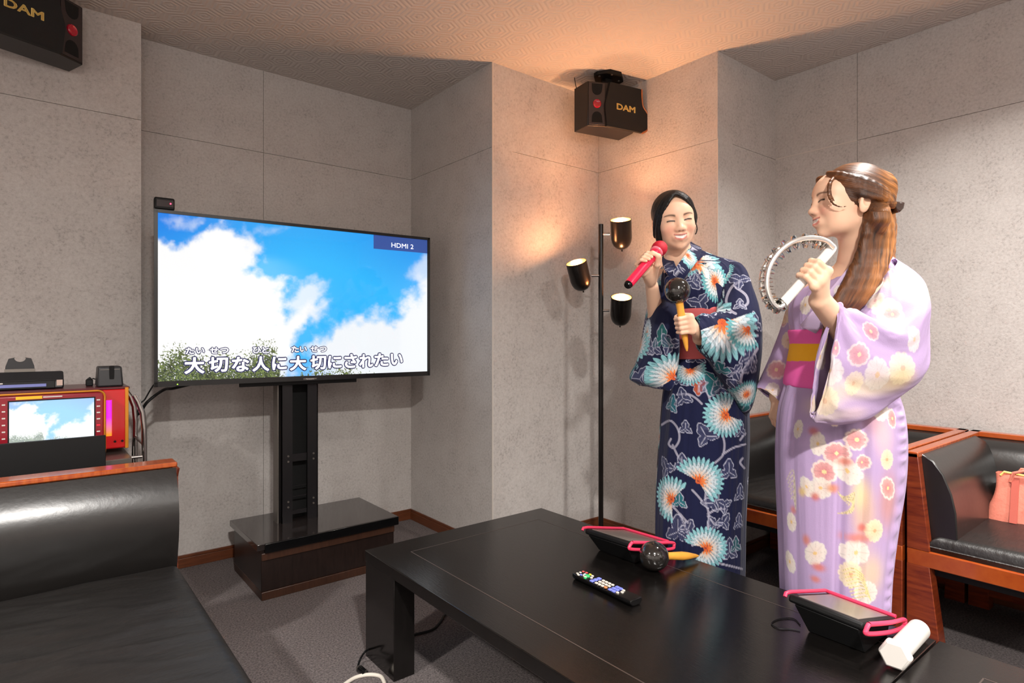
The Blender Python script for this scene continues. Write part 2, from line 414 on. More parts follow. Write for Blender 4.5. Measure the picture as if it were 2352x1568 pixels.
# -- left sofa (back towards the karaoke machine)
t = thing('sofa', 'black leather bench sofa with wood trimmed back in left foreground', 'sofa', (-.4, 1.7, 0), group='black leather sofas')
x0, x1 = -1.25, .365
rbox('seat_cushion', M_leather, t, (x0, 1.17, .20), (x1, 2.10, .402), noise=.010, nf=3.2, crown=.012, r=.035, nx=130, ny=110)
MB().box((x0, 1.2, .10), (x1-.02, 2.10, .21)).build('base', M_black, t)
b = MB(); prof = []      # upholstered back: rounded front
for k in range(13):
    q = k/12; prof.append((2.115-.05*math.sin(PI*(.08+.92*q)**1.35)+.012*q, .37+q*.318))
poly = prof+[(2.175, .688), (2.175, .37)]
b.prism(poly, 'x', x0, x1-.004); b.build('backrest', M_leather2, t, smooth=50)
MB().box((x0-.01, 2.135, .688), (x1+.002, 2.215, .7035)).build('top_rail', M_woodh, t, bevel=.004)
b = MB(); b.prism([(2.132, .30), (2.132, .69), (2.10, .69), (2.126, .66), (2.13, .30)], 'x', x1-.004, x1+.002); b.box((x1-.012, 2.135, 0), (x1+.002, 2.215, .689)); b.box((x0, 2.176, .08), (x1, 2.205, .69)); b.build('back_frame', M_wood, t)
for sx in (x0+.02, x1-.08):
    MB().box((sx, 1.22, 0), (sx+.06, 1.28, .11)).build('leg', M_wood, t)

def wall_sofa(label, y0, y1):
    t = thing('sofa', label, 'sofa', (2.7, (y0+y1)/2, 0), group='black leather sofas')
    xf, xb = 2.32, 3.065
    for s, ya in ((1, y0), (-1, y1)):
        def Y(v): return ya+s*v
        # front board: narrow above, wider below; leg below the rail
        MB().hexa([(xf, Y(0), .385), (xf+.035, Y(0), .385), (xf+.035, Y(.066), .385), (xf, Y(.066), .385), (xf, Y(0), .705), (xf+.035, Y(0), .705), (xf+.035, Y(.032), .705), (xf, Y(.032), .705)]).build('arm_board', M_wood, t, bevel=.002)
        MB().hexa([(xf-.004, Y(0), 0), (xf+.06, Y(0), 0), (xf+.06, Y(.105), 0), (xf-.004, Y(.105), 0), (xf, Y(0), .335), (xf+.05, Y(0), .335), (xf+.05, Y(.066), .335), (xf, Y(.066), .335)]).build('leg', M_wood, t, bevel=.002)
        MB().box((xf, Y(0), .69), (xb, Y(.034), .71)).build('arm_rail', M_woodh, t, bevel=.003)
        MB().box((xf+.03, Y(0), .30), (xb, Y(.012), .69)).build('side_panel', M_wood, t)
        pr = [(Y(.034), .70), (Y(.013), .70), (Y(.013), .40), (Y(.135), .40), (Y(.13), .52), (Y(.118), .58), (Y(.095), .64), (Y(.066), .682)]
        MB().prism(pr, 'x', xf+.036, xb-.1).build('arm_cushion', M_leather2, t, bevel=.004, smooth=60)
        MB().hexa([(xb-.06, Y(0), 0), (xb, Y(0), 0), (xb, Y(.07), 0), (xb-.06, Y(.07), 0), (xb-.06, Y(0), .31), (xb, Y(0), .31), (xb, Y(.05), .31), (xb-.06, Y(.05), .31)]).build('leg', M_wood, t)
    MB().box((xf, y0+.0, .332), (xf+.04, y1, .385)).build('front_rail', M_woodh, t, bevel=.003)
    MB().box((xb-.045, y0+.0, .05), (xb, y1, .69)).build('back_panel', M_wood, t)
    MB().box((xb-.05, y0, .69), (xb, y1, .71)).build('top_rail', M_woodh, t, bevel=.003)
    MB().prism([(xb-.045, .69), (xb-.045, .36), (xb-.20, .36), (xb-.19, .50), (xb-.165, .58), (xb-.13, .64), (xb-.09, .68)], 'y', y0+.013, y1-.013).build('backrest', M_leather2, t, bevel=.004, smooth=60)
    rbox('seat_cushion', M_leather, t, (xf+.012, y0+.06, .345), (xb-.15, y1-.06, .435), noise=.004, nf=5, crown=.02, r=.035, nx=70, ny=80)
    MB().box((xf+.041, y0+.014, .30), (xb-.05, y1-.014, .35)).build('base', M_black, t)
wall_sofa('black leather sofa with wooden arms standing behind the two women', .765, 1.598)
wall_sofa('black leather sofa with wooden arms holding the pink handbag', -1.1, .752)

# -- handbag
t = thing('handbag', 'salmon pink leather handbag sitting on the right sofa seat', 'bag', (2.76, .45, .435))
M_bag = mat('salmon_leather', (226, 132, 112), 0.45, var=0.08, vscale=30, bump=.001, bscale=120); M_bag2 = mat('dark_salmon_leather', (188, 92, 78), 0.5)
def bag_body():
    zs = np.linspace(0, 1, 14); V = []; n = 40
    for z in zs:
        hw = .17-.022*z; hd = .065*(1-.55*z**1.3)
        for k in range(n):
            a = 2*PI*k/n; c_, s_ = math.cos(a), math.sin(a); e = .35
            y = hw*abs(c_)**e*np.sign(c_); x = hd*abs(s_)**e*np.sign(s_)
            if z > .3 and abs(c_) > .8: y -= np.sign(c_)*.012*math.sin(PI*(z-.3)/.7)*(1-abs(s_))
            V.append((2.77+x, .46+y, .437+.165*z))
    F = grid_faces(14, n, True); return mesh_np('body', V, F[:, ::-1] if True else F, M_bag, t)
bag_body()
MB().box((2.72, .31, .4355), (2.82, .61, .441)).build('base', M_bag2, t, bevel=.002)
MB().prism([(2.698, .44), (2.735, .595), (2.731, .597), (2.694, .442)], 'y', .535, .556).build('strap', M_bag2, t)
MB().tube([(2.742, .59, .596), (2.742, .58, .61), (2.75, .52, .604), (2.76, .46, .602)], .004, 8).build('zip', M_goldtxt, t)
MB().tube([(2.73, .56, .58), (2.727, .55, .613), (2.728, .52, .625), (2.728, .47, .60), (2.722, .44, .565)], .0055, 8).build('handle', M_bag, t)
MB().tube([(2.785, .56, .585), (2.785, .54, .62), (2.785, .46, .625), (2.785, .38, .60), (2.785, .36, .585)], .0055, 8).build('handle', M_bag, t)
MB().cyl((2.7, .465, .56), (2.694, .465, .56), .009).build('buckle', M_goldtxt, t)

# ================================================================ TELEVISION
TVC = np.array([1.008, 2.742, 1.251]); TVA = math.radians(-3.3)
Mtv = T(TVC, TVA)
t = thing('television', 'large flat television showing blue sky and song lyrics', 'television', TVC, TVA)
TW, TH = 1.232, .712; bz = .013; bot = .022
M_bezel = mat('tv_bezel', (12, 12, 14), 0.25)
b = MB(Mtv); y0, y1 = -.012, .006
b.box((-TW/2, y0, -TH/2), (-TW/2+bz, y1, TH/2)); b.box((TW/2-bz, y0, -TH/2), (TW/2, y1, TH/2)); b.box((-TW/2, y0, TH/2-bz), (TW/2, y1, TH/2)); b.box((-TW/2, y0, -TH/2), (TW/2, y1, -TH/2+bot))
b.build('bezel', M_bezel, t, bevel=.0015)
MB(Mtv).box((-TW/2+.004, .006, -TH/2+.004), (TW/2-.004, .034, TH/2-.004)).build('back_panel', M_black, t, bevel=.004)
MB(Mtv).box((-.03, -.0135, -TH/2+.006), (.03, -.012, -TH/2+.0115)).build('brand_plate', M_greymetal, t)
vs, fs = text_mesh('Panasonic', .0085, .0002, .0001, 1.1, 'CENTER')
b = MB(Mtv @ T((0, -.0138, -TH/2+.0055), rx=PI/2)); b.add(vs, fs); b.raw = True; b.build('brand_lettering', M_white, t, smooth=0)
MB(Mtv).sphere((-TW/2+.082, -.0125, -TH/2+.008), .0022, 10, 6).build('power_light', mat('green_led', (20, 60, 20), emit=(150, 255, 60), estr=4), t)
# screen picture
SWd, SHt = TW-2*bz, TH-bz-bot
def sky_picture(nu, nv, pale=False):
    u = np.linspace(0, 1, nu); v = np.linspace(0, 1, nv); U, V_ = np.meshgrid(u, v, indexing='ij')
    dL, dR = 2.42, 3.116; S = (U*dR/(dL+U*(dR-dL))).ravel(); t_ = V_.ravel()      # s: perspective-corrected abscissa
    x = 55+S*2050; top = 148+(x-55)*.1145; bo = 1475-(x-45)*.03; y = top+t_*(bo-top)
    P = np.stack([x, y], -1); Q = np.stack([x/170, y/170, 0*x], -1)
    wx = (fbm(Q*1.0, 5)-.5); wy = (fbm(Q*1.0+31, 5)-.5)
    Pw = P+np.stack([wx, wy], -1)*150
    C = np.zeros((len(P), 3)); g = np.clip((y-150)/1000, 0, 1); sx_ = (x-55)/2050
    deep = lin((16, 126, 232)); midc = lin((52, 186, 255)); 
    k = np.clip(g*1.3+.5*np.sin(sx_*PI)**1.5, 0, 1)[:, None]; C = deep*(1-k)+midc*k
    def cloud(poly, soft, amt=1.0):
        nonlocal C
        d = pline_dist(Pw, poly, True); d = np.where(inpoly(Pw, poly), d, -d)
        w = sstep(-soft, soft, d+(fbm(Q*3.1+5, 4)-.5)*soft*2.0)*amt
        C = mixc(C, lin((252, 252, 252)), w)
    cloud([(-400, 370), (55, 370), (200, 395), (300, 345), (450, 300), (560, 255), (700, 320), (800, 420), (780, 540), (720, 620), (880, 680), (950, 740), (1045, 720), (1010, 900), (1010, 1020), (1150, 920), (1240, 900), (1200, 980), (1060, 1190), (1000, 1900), (-400, 1900)], 55)
    cloud([(500, 330), (640, 280), (780, 400), (760, 520), (640, 560), (560, 460)], 110, .75)
    cloud([(1040, 860), (1120, 750), (1240, 690), (1300, 720), (1250, 880), (1390, 830), (1260, 1010), (1060, 1080)], 60, .75)
    cloud([(1240, 1180), (1400, 1080), (1530, 990), (1700, 950), (1850, 990), (1960, 850), (2130, 690), (2500, 690), (2500, 2000), (1240, 2000)], 75, .93)
    cloud([(1990, 660), (2060, 540), (2200, 470), (2300, 700), (2080, 800)], 60, .55)
    cloud([(180, 170), (420, 210), (330, 240), (120, 200)], 60, .45); cloud([(820, 280), (1080, 290), (960, 330)], 40, .3)
    # a paler tint low right, bluer low centre
    C = mixc(C, lin((150, 196, 255)), sstep(1250, 1500, y)*sstep(900, 1100, x)*(1-sstep(1300, 1500, x))*.6)
    # trees
    hx = np.array([0, 60, 150, 230, 330, 430, 520, 640, 720, 800, 930, 960, 1000, 1100, 1180, 1300, 1420, 1540, 1590, 2200]); hy = np.array([1330, 1300, 1240, 1200, 1270, 1300, 1290, 1310, 1320, 1220, 1200, 1260, 1450, 1500, 1430, 1400, 1395, 1390, 1480, 1560])
    line = np.interp(x, hx, hy); leaf = fbm(np.stack([x/16, y/16, 0*x], -1), 3); lf2 = fbm(np.stack([x/7, y/7, 0*x+4], -1), 2)
    dens = sstep(-60, 130, y-line+(leaf-.5)*190)
    on = (lf2 > .70-.46*dens) & (dens > .02)
    tone = fbm(np.stack([x/40, y/40, 0*x+8], -1), 3)[:, None]; lt = sstep(.35, .75, lf2)[:, None]
    tree = (lin((52, 76, 50))*(1-lt)+lin((150, 170, 90))*lt)*(.12+.85*tone)
    C = np.where(on[:, None], tree, C)
    if pale: C = C*.72+np.array([.38, .42, .42])
    # vertical panel brightness falls at the very rim of the backlight
    return U.ravel(), t_, np.clip(C, 0, 1.2)
def screen(name, M, w, h, nu, nv, parent, m, pale=False, yo=0.0):
    u, v, C = sky_picture(nu, nv, pale)
    V = np.stack([(u-.5)*w, np.full_like(u, yo), (0.5-v)*h], -1)
    A = np.array(M); V = V@A[:3, :3].T+A[:3, 3]
    return mesh_np(name, V, grid_faces(nu, nv), m, parent, C, smooth=False)
M_screen = mat('lit_tv_picture', (10, 10, 10), 0.05, vc=True, estr=1.0)
zoff = (bot-bz)/2
Ms = Mtv @ T((0, -.004, zoff))
scr = screen('screen', Ms, SWd, SHt, 700, 400, t, M_screen)
# lyrics and input label (self-lit, on the screen)
M_txtw = mat('lit_white_letters', (240, 240, 240), emit=(255, 255, 255), estr=1.0); M_txto = mat('lyric_outline', (22, 26, 70), 0.4, emit=(22, 26, 70), estr=1.0)
M_lab = mat('input_label_field', (40, 66, 130), 0.3, emit=(38, 66, 130), estr=1.0)
def s_of(x):      # zoom abscissa -> metres on the screen
    s = (x-55)/2050; u = s*2.42/(3.116-s*(3.116-2.42)); return (u-.5)*SWd
def v_of(x, y):
    top = 148+(x-55)*.1145; bo = 1475-(x-45)*.03; return (.5-(y-top)/(bo-top))*SHt
def glyph(ch, xa, xb, ya, yb, yo=-.0012):
    X0, X1 = s_of(xa), s_of(xb); Z0, Z1 = v_of((xa+xb)/2, yb), v_of((xa+xb)/2, ya)
    small = yb-ya < 70; vs, fs = text_mesh(ch, 1, 0, 0, 1, 'LEFT', 4)
    A = np.array(vs); mn, mx_ = A.min(0), A.max(0); k = (X1-X0)/(mx_[0]-mn[0]); kz = (Z1-Z0)/(mx_[1]-mn[1])
    for rads, m, nm, dy in ((((.0022, .0042) if small else (.004, .0072)), M_txto, 'lyric_outline', 0), (((0, .0008) if small else (0, .0022)), M_txtw, 'lyric_character', -.0012)):
        bb = MB(Ms); bb.raw = True
        for r in rads:
            for q in range(12 if r > 0 else 1):
                an = 2*PI*q/12
                bb.add([(X0+(p[0]-mn[0])*k+r*math.cos(an), yo+dy-.00001*q-.0001*(r == rads[0]), Z0+(p[1]-mn[1])*kz+r*math.sin(an)) for p in A], fs)
        bb.build(nm, m, scr, smooth=0)
for ch, xa, xb, ya, yb in [('大', 262, 405, 1290, 1412), ('切', 447, 585, 1290, 1400), ('な', 622, 745, 1290, 1398), ('人', 778, 898, 1288, 1398), ('に', 928, 1032, 1292, 1388), ('大', 1062, 1180, 1288, 1394), ('切', 1218, 1332, 1284, 1388), ('に', 1352, 1450, 1288, 1380), ('さ', 1478, 1566, 1276, 1378), ('れ', 1590, 1688, 1278, 1376), ('た', 1706, 1806, 1272, 1366), ('い', 1830, 1914, 1276, 1358),
                            ('た', 268, 330, 1212, 1260), ('い', 348, 408, 1214, 1256), ('せ', 450, 515, 1212, 1258), ('つ', 530, 590, 1216, 1256), ('ひ', 778, 838, 1212, 1258), ('と', 850, 898, 1212, 1258), ('た', 1072, 1126, 1208, 1254), ('い', 1136, 1186, 1212, 1250), ('せ', 1216, 1270, 1208, 1252), ('つ', 1284, 1336, 1214, 1252)]:
    glyph(ch, xa, xb, ya, yb)
MB(Ms).box((s_of(1697), -.0008, v_of(1900, 465)), (SWd/2, -.0002, v_of(1900, 352))).build('input_label', M_lab, scr, smooth=0)
vs, fs = text_mesh('HDMI 2', .033, 0, 0, 1.15, 'LEFT'); bb = MB(Ms @ T((s_of(1828), -.002, v_of(1905, 442)), rx=PI/2)); bb.raw = True; bb.add(vs, fs); bb.build('input_label_lettering', M_txtw, scr, smooth=0)

# sensor box on the television
Mb = Mtv @ T((-TW/2+.036, .004, TH/2+.0005))
t = thing('sensor_box', 'small black sensor box with red light on top left television corner', 'device', Mb.translation, TVA)
MB(Mb).box((-.036, -.02, 0), (.036, .02, .048)).build('body', M_black, t, bevel=.006)
MB(Mb).box((-.028, -.0215, .010), (.032, -.02, .038)).build('front_window', mat('dark_red_window', (30, 6, 10), 0.15), t, bevel=.002)
MB(Mb).sphere((.021, -.0215, .025), .0032, 12, 8).build('light', mat('red_led', (90, 0, 10), emit=(255, 60, 90), estr=5), t)

# -- stand
t = thing('television_stand', 'dark wooden floor cabinet with black steel column carrying the television', 'stand', (1.06, 2.81, 0))
X0, X1, Y0, Y1 = .755, 1.365, 2.60, 3.02
MB().box((X0, Y0, .035), (X1, Y1, .195)).build('cabinet', M_veneer, t, bevel=.002)
MB().box((X0, Y0-.006, .0), (X1, Y1, .035)).build('plinth', M_veneer2, t, bevel=.002)
MB().box((X0, Y0-.007, .165), (X1, Y0-.0005, .196)).build('upper_rail', M_veneer2, t, bevel=.002)
MB().box((X0-.02, Y0-.012, .212), (X1+.015, Y1, .238)).build('top_panel', mat('polished_dark_top', (36, 31, 30), 0.12, var=.15, vscale=8, stretch=(8, 1, 1), coat=.6), t, bevel=.0015)
MB().box((X0+.01, Y0-.02, .199), (X1+.016, Y0-.0, .2375)).build('front_edge', M_gloss, t, bevel=.002)
MB().box((X0-.0, Y0+.0, .194), (X1, Y1, .213)).build('shadow_gap', M_veneer, t)
yc = 2.85; xa, xb = .905, 1.075
M_col = mat('black_steel', (24, 22, 24), 0.35, 0.2)
for xx, nm in ((xa, 'column_rail'), (xb-.05, 'column_rail')):
    b = MB(); b.box((xx, yc-.04, .238), (xx+.05, yc-.036, 1.35)); b.box((xx if xx == xa else xx+.046, yc-.04, .238), (xx+.004 if xx == xa else xx+.05, yc+.04, 1.35)); b.build(nm, M_col, t)
MB().box((xa+.004, yc+.03, .238), (xb-.004, yc+.036, 1.35)).build('column_back', M_hole, t)
MB().box((xa-.012, yc-.02, .238), (xa-.006, yc+.04, .90)).build('cable_cover', M_greymetal, t)
for z, h in ((.515, .035), (.35, .006), (.40, .004), (.27, .02)):
    MB().box((xa+.05, yc-.03, z), (xb-.05, yc-.026, z+h)).build('cross_bar', M_col, t)
for x in (xa+.03, xb-.022):
    for z in (.545, .52, .335, .31):
        MB().cyl((x, yc-.040, z), (x, yc-.044, z), .0045, n=12).build('bolt', M_greymetal, t)
MB(Mtv).box((-.29, .035, -.376), (.24, .05, -.34)).build('lower_bracket', M_black, t, bevel=.002)
MB().box((.86, 2.777, 1.05), (1.15, 2.812, 1.42)).build('mount_plate', M_black, t)

# ================================================================ KARAOKE MACHINE, CART
# machine: front panel parallel to the wall
def mx(px, Y):   # abscissa on plane Y for pixel px
    k = (px-1176)/FOC; d = Y/(-CA*k+SA); return (k*SA+CA)*d
YF = 2.55
t = thing('karaoke_machine', 'red karaoke machine with small screen standing on a steel cart', 'machine', (.05, 2.7, .69))
xl, xr = -.235, mx(241, YF); zt = .912; zb = .675
MB().box((xl-.06, YF+.06, .69), (mx(296, YF+.06), YF+.30, .908)).build('body', M_redbody, t, bevel=.006)
MB().box((xl-.07, YF+.058, .906), (mx(298, YF+.06), YF+.305, .914)).build('top_panel', mat('dark_maroon_top', (92, 40, 44), 0.3), t, bevel=.002)
xq = mx(287, YF+.055)
MB().box((xq, YF+.05, .69), (xq+.011, YF+.062, .912)).build('gold_side_strip', M_gold, t, bevel=.001)
MB().box((xl, YF, zb), (xr, YF+.06, zt-.006)).build('front_panel', M_maroon, t, bevel=.008, seg=3)
def rrect(x0, z0, x1, z1, r, n=6):
    P = []
    for cx, cz, a0 in ((x1-r, z1-r, 0), (x0+r, z1-r, 90), (x0+r, z0+r, 180), (x1-r, z0+r, 270)):
        for k in range(n+1): a = math.radians(a0+90*k/n); P.append((cx+r*math.cos(a), cz+r*math.sin(a)))
    return P
pp = rrect(xl, zb, xr, zt-.004, .022); pp.append(pp[0])
MB().tube([(p[0], YF-.001, p[1]) for p in pp], .0035, 8, cap=False).build('gold_rim', M_gold, t)
sx0, sx1 = mx(21, YF), mx(216, YF); sz0, sz1 = .752, .884
Mk = T(((sx0+sx1)/2, YF-.0025, (sz0+sz1)/2))
MB().box((sx0-.004, YF-.0015, sz0-.004), (sx1+.004, YF+.0, sz1+.004)).build('screen_frame', M_black, t)
ksc = screen('screen', Mk, sx1-sx0, sz1-sz0, 160, 90, t, mat('lit_small_picture', (10, 10, 10), .2, vc=True, estr=1.0), True)
MB().box((mx(36, YF), YF-.0016, .8905), (mx(97, YF), YF-.0002, .9005)).build('yellow_plate', mat('yellow_plate', (236, 186, 30), .4), t)
MB().box((mx(99, YF), YF-.0012, .8935), (mx(143, YF), YF-.0002, .897)).build('small_print', M_white, t)
for px in (8, 226):
    for k in range(6):
        z = .874-.022*k; m_ = M_white if not (px == 226 and k == 4) else mat('red_lit_button', (200, 20, 40), .4, emit=(255, 30, 60), estr=.8)
        MB().box((mx(px-4, YF), YF-.0012, z), (mx(px+4, YF), YF-.0002, z+.0042)).build('button_mark', m_, t)
# lit side tube: magenta to orange
xm0, xm1 = mx(243.5, YF+.058), mx(257, YF+.058)
nz = 60; zz = np.linspace(.738, .868, nz); CC = np.array([lin((255, 150, 40))*(1-k)+lin((232, 40, 226))*k for k in np.clip((zz-.745)/.06, 0, 1)]); CC = np.repeat(CC, 9, 0)
VV = np.array([((xm0+xm1)/2-(xm1-xm0)/2*math.cos(PI*j/8), YF+.06-.006*math.sin(PI*j/8), z) for z in zz for j in range(9)])
mesh_np('light_tube', VV, grid_faces(nz, 9)[:, ::-1], mat('lit_colour_tube', (10, 10, 10), .3, vc=True, estr=1.15), t, CC)
for px in (264, 281):
    MB().lathe([(.0035, -.001), (.0062, -.003), (.0074, -.001), (.0074, .002)], (mx(px, YF+.06), YF+.06, .716), (0, -1, 0)).build('jack', M_gold, t)
    MB().cyl((mx(px, YF+.06), YF+.0605, .716), (mx(px, YF+.06), YF+.0585, .716), .0042).build('jack_hole', M_hole, t)

t = thing('cart', 'steel tube cart with black front panel under the red karaoke machine', 'cart', (.05, 2.7, 0))
MB().box((-.45, 2.46, .25), (mx(243, 2.46), 2.475, .762)).build('front_panel', M_black, t, bevel=.002)
MB().box((-.45, 2.476, .655), (.285, 2.88, .673)).build('shelf', M_greymetal, t, bevel=.002)
MB().box((-.45, 2.48, .30), (.285, 2.88, .316)).build('shelf', M_greymetal, t, bevel=.002)
for x in (-.44, .272):
    for y in (2.49, 2.86):
        MB().box((x-.011, y-.011, .04), (x+.011, y+.011, .66)).build('leg', M_greymetal, t)
        MB().cyl((x-.012, y, .022), (x+.012, y, .022), .022).build('caster', M_black, t)
MB().tube([(.30, 2.56, .885), (.312, 2.56, .86), (.326, 2.56, .82), (.332, 2.56, .76), (.333, 2.56, .55), (.333, 2.56, .32)], .009, 12).build('handle', M_chrome, t)
MB().tube([(.30, 2.80, .885), (.315, 2.80, .86), (.328, 2.80, .82), (.333, 2.80, .76), (.333, 2.80, .32)], .009, 12).build('handle', M_chrome, t)
MB().tube([(.333, 2.56, .70), (.333, 2.80, .70)], .006, 10).build('cross_tube', M_chrome, t)
MB().tube([(.27, 2.56, .66), (.333, 2.56, .66)], .006, 10).build('cross_tube', M_chrome, t)

# things on the machine
t = thing('remote_charger', 'black charging cradle with notched upright holder on the karaoke machine', 'device', (-.08, 2.70, .914))
yk = 2.66; xk0, xk1 = -.32, mx(147, yk)
pr = [(yk, .9145), (yk+.10, .9145), (yk+.10, .965), (yk+.045, .975), (yk+.005, .945)]
MB().prism(pr, 'x', xk0, xk1).build('body', M_dark, t, bevel=.006)
MB().prism([(yk-.006, .917), (yk-.002, .917), (yk+.003, .944), (yk-.003, .944)], 'x', xk0+.03, xk1-.025).build('front_lip', M_black, t, bevel=.002)
b = MB(); n = 20; arc = [(mx(0, yk)-.12+.24*k/n, .0) for k in range(n+1)]
MB().box((xk0+.1, yk-.0085, .924), (xk1-.05, yk-.0065, .934)).build('blue_label_band', mat('blue_grey_band', (120, 128, 190), .4), t)
for k in range(9):
    xx = xk0+.115+.016*k; MB().box((xx, yk-.0075, .9365), (xx+.011, yk-.004, .9405)).build('label_mark', M_white if k != 2 else M_pink, t)
MB().box((xk1-.021, yk-.001, .925), (xk1-.004, yk+.001, .945)).build('sticker', mat('beige_sticker', (196, 172, 160), .6), t)
xa, xb = mx(9, yk+.06), mx(82, yk+.06); xm = (xa+xb)/2
ol = [(xa, .955), (xb, .955), (xb-.004, .994), (xb-.012, 1.020)]+[(xb-.03, 1.024) for k in range(1)]+[(xm+.016*math.cos(a), 1.022-.014*math.sin(a)) for a in np.linspace(0, PI, 9)]+[(xa+.03, 1.024), (xa+.012, 1.020), (xa+.004, .994)]
MB().prism(ol, 'y', yk+.06, yk+.085).build('upright_holder', M_dark, t, bevel=.003)
MB().box((xa+.001, yk+.0585, .958), (xb-.001, yk+.0605, .984)).build('holder_plate', M_greymetal, t)
t = thing('microphone_charger', 'dark grey box with a tall slot standing at right end of the karaoke machine', 'device', (.2, 2.66, .914))
xa, xb = mx(223, 2.63), mx(284, 2.63)
MB().hexa([(xa, 2.63, .9145), (xb, 2.63, .9145), (xb, 2.73, .9145), (xa, 2.73, .9145), (xa+.004, 2.635, .988), (xb-.005, 2.635, .988), (xb-.005, 2.72, .988), (xa+.004, 2.72, .988)]).build('body', M_dark, t, bevel=.006, seg=3)
MB().box(((xa+xb)/2-.004, 2.6315, .94), ((xa+xb)/2+.012, 2.64, .99)).build('slot', M_hole, t, bevel=.002)
MB().box((xa+.01, 2.6325, .976), (xb-.012, 2.636, .978)).build('ridge', M_greymetal, t)
t = thing('power_adapter', 'small black plug standing on the karaoke machine between two chargers', 'plug', (.12, 2.72, .914))
xp = mx(206, 2.72)
MB().box((xp-.012, 2.71, .9145), (xp+.010, 2.735, .938)).build('body', M_black, t, bevel=.003)
MB().prism([(xp-.012, .937), (xp+.010, .937), (xp+.001, .948)], 'y', 2.715, 2.73).build('cap', M_black, t, bevel=.002)
MB().tube([(xp+.008, 2.72, .942), (xp+.02, 2.72, .938), (xp+.03, 2.73, .920), (xp+.05, 2.75, .917)], .0022, 8).build('wire', M_black, t)

def cable(name, label, pts, r, m, cat='cable', n=60):
    P = crom(pts, n); o = MB().tube(list(P), r, 10).build(name, m); return tag(o, label, cat)
cable('cable', 'black cable looping from the television corner down behind the karaoke machine', [(.56, 2.80, .905), (.47, 2.80, .885), (.44, 2.86, .875), (.385, 2.87, .83), (.355, 2.84, .79), (.34, 2.86, .75), (.335, 2.90, .5), (.335, 2.92, .012)], .006, M_black)
cable('cable', 'thin black cable hanging higher between television and machine', [(.53, 2.81, .93), (.44, 2.84, .93), (.41, 2.88, .90), (.38, 2.90, .84), (.352, 2.90, .78), (.345, 2.93, .5), (.345, 2.95, .012)], .003, M_black)
p = [atz(838, 1497, .05), atz(828, 1512, .02), atz(822, 1530, .012)]
t = thing('power_cable', 'black power cord with plug lying beside the near table leg', 'cord', p[2])
q0 = atz(845, 1492, .03)
MB().tube(list(crom([q0, p[0], p[1], p[2]], 30)), .0035, 8).build('wire', M_black, t)
pa, pb = atz(822, 1532, .012), atz(839, 1545, .012)
MB().tube([pa, pa+(pb-pa)*.3, pb], [.006, .011, .010], 12).build('plug', M_gloss, t); MB().tube([pa+(pb-pa)*.05, pa+(pb-pa)*.28], [.0075, .0115], 12).build('plug_ring', M_greymetal, t)
cable('white_cable', 'white cable bending on the carpet at the bottom edge beside table leg', [atz(790, 1572, .006), atz(815, 1556, .006), atz(845, 1549, .006), atz(872, 1552, .006), atz(882, 1566, .006), atz(884, 1585, .006)], .006, mat('white_rubber', (216, 208, 196), .5))
cable('cable', 'black cable curving over the carpet underneath the low table', [atz(930, 1470, .005), atz(950, 1458, .005), atz(990, 1447, .005), atz(1008, 1432, .005), atz(1024, 1408, .005), atz(1060, 1360, .005)], .0045, M_black)

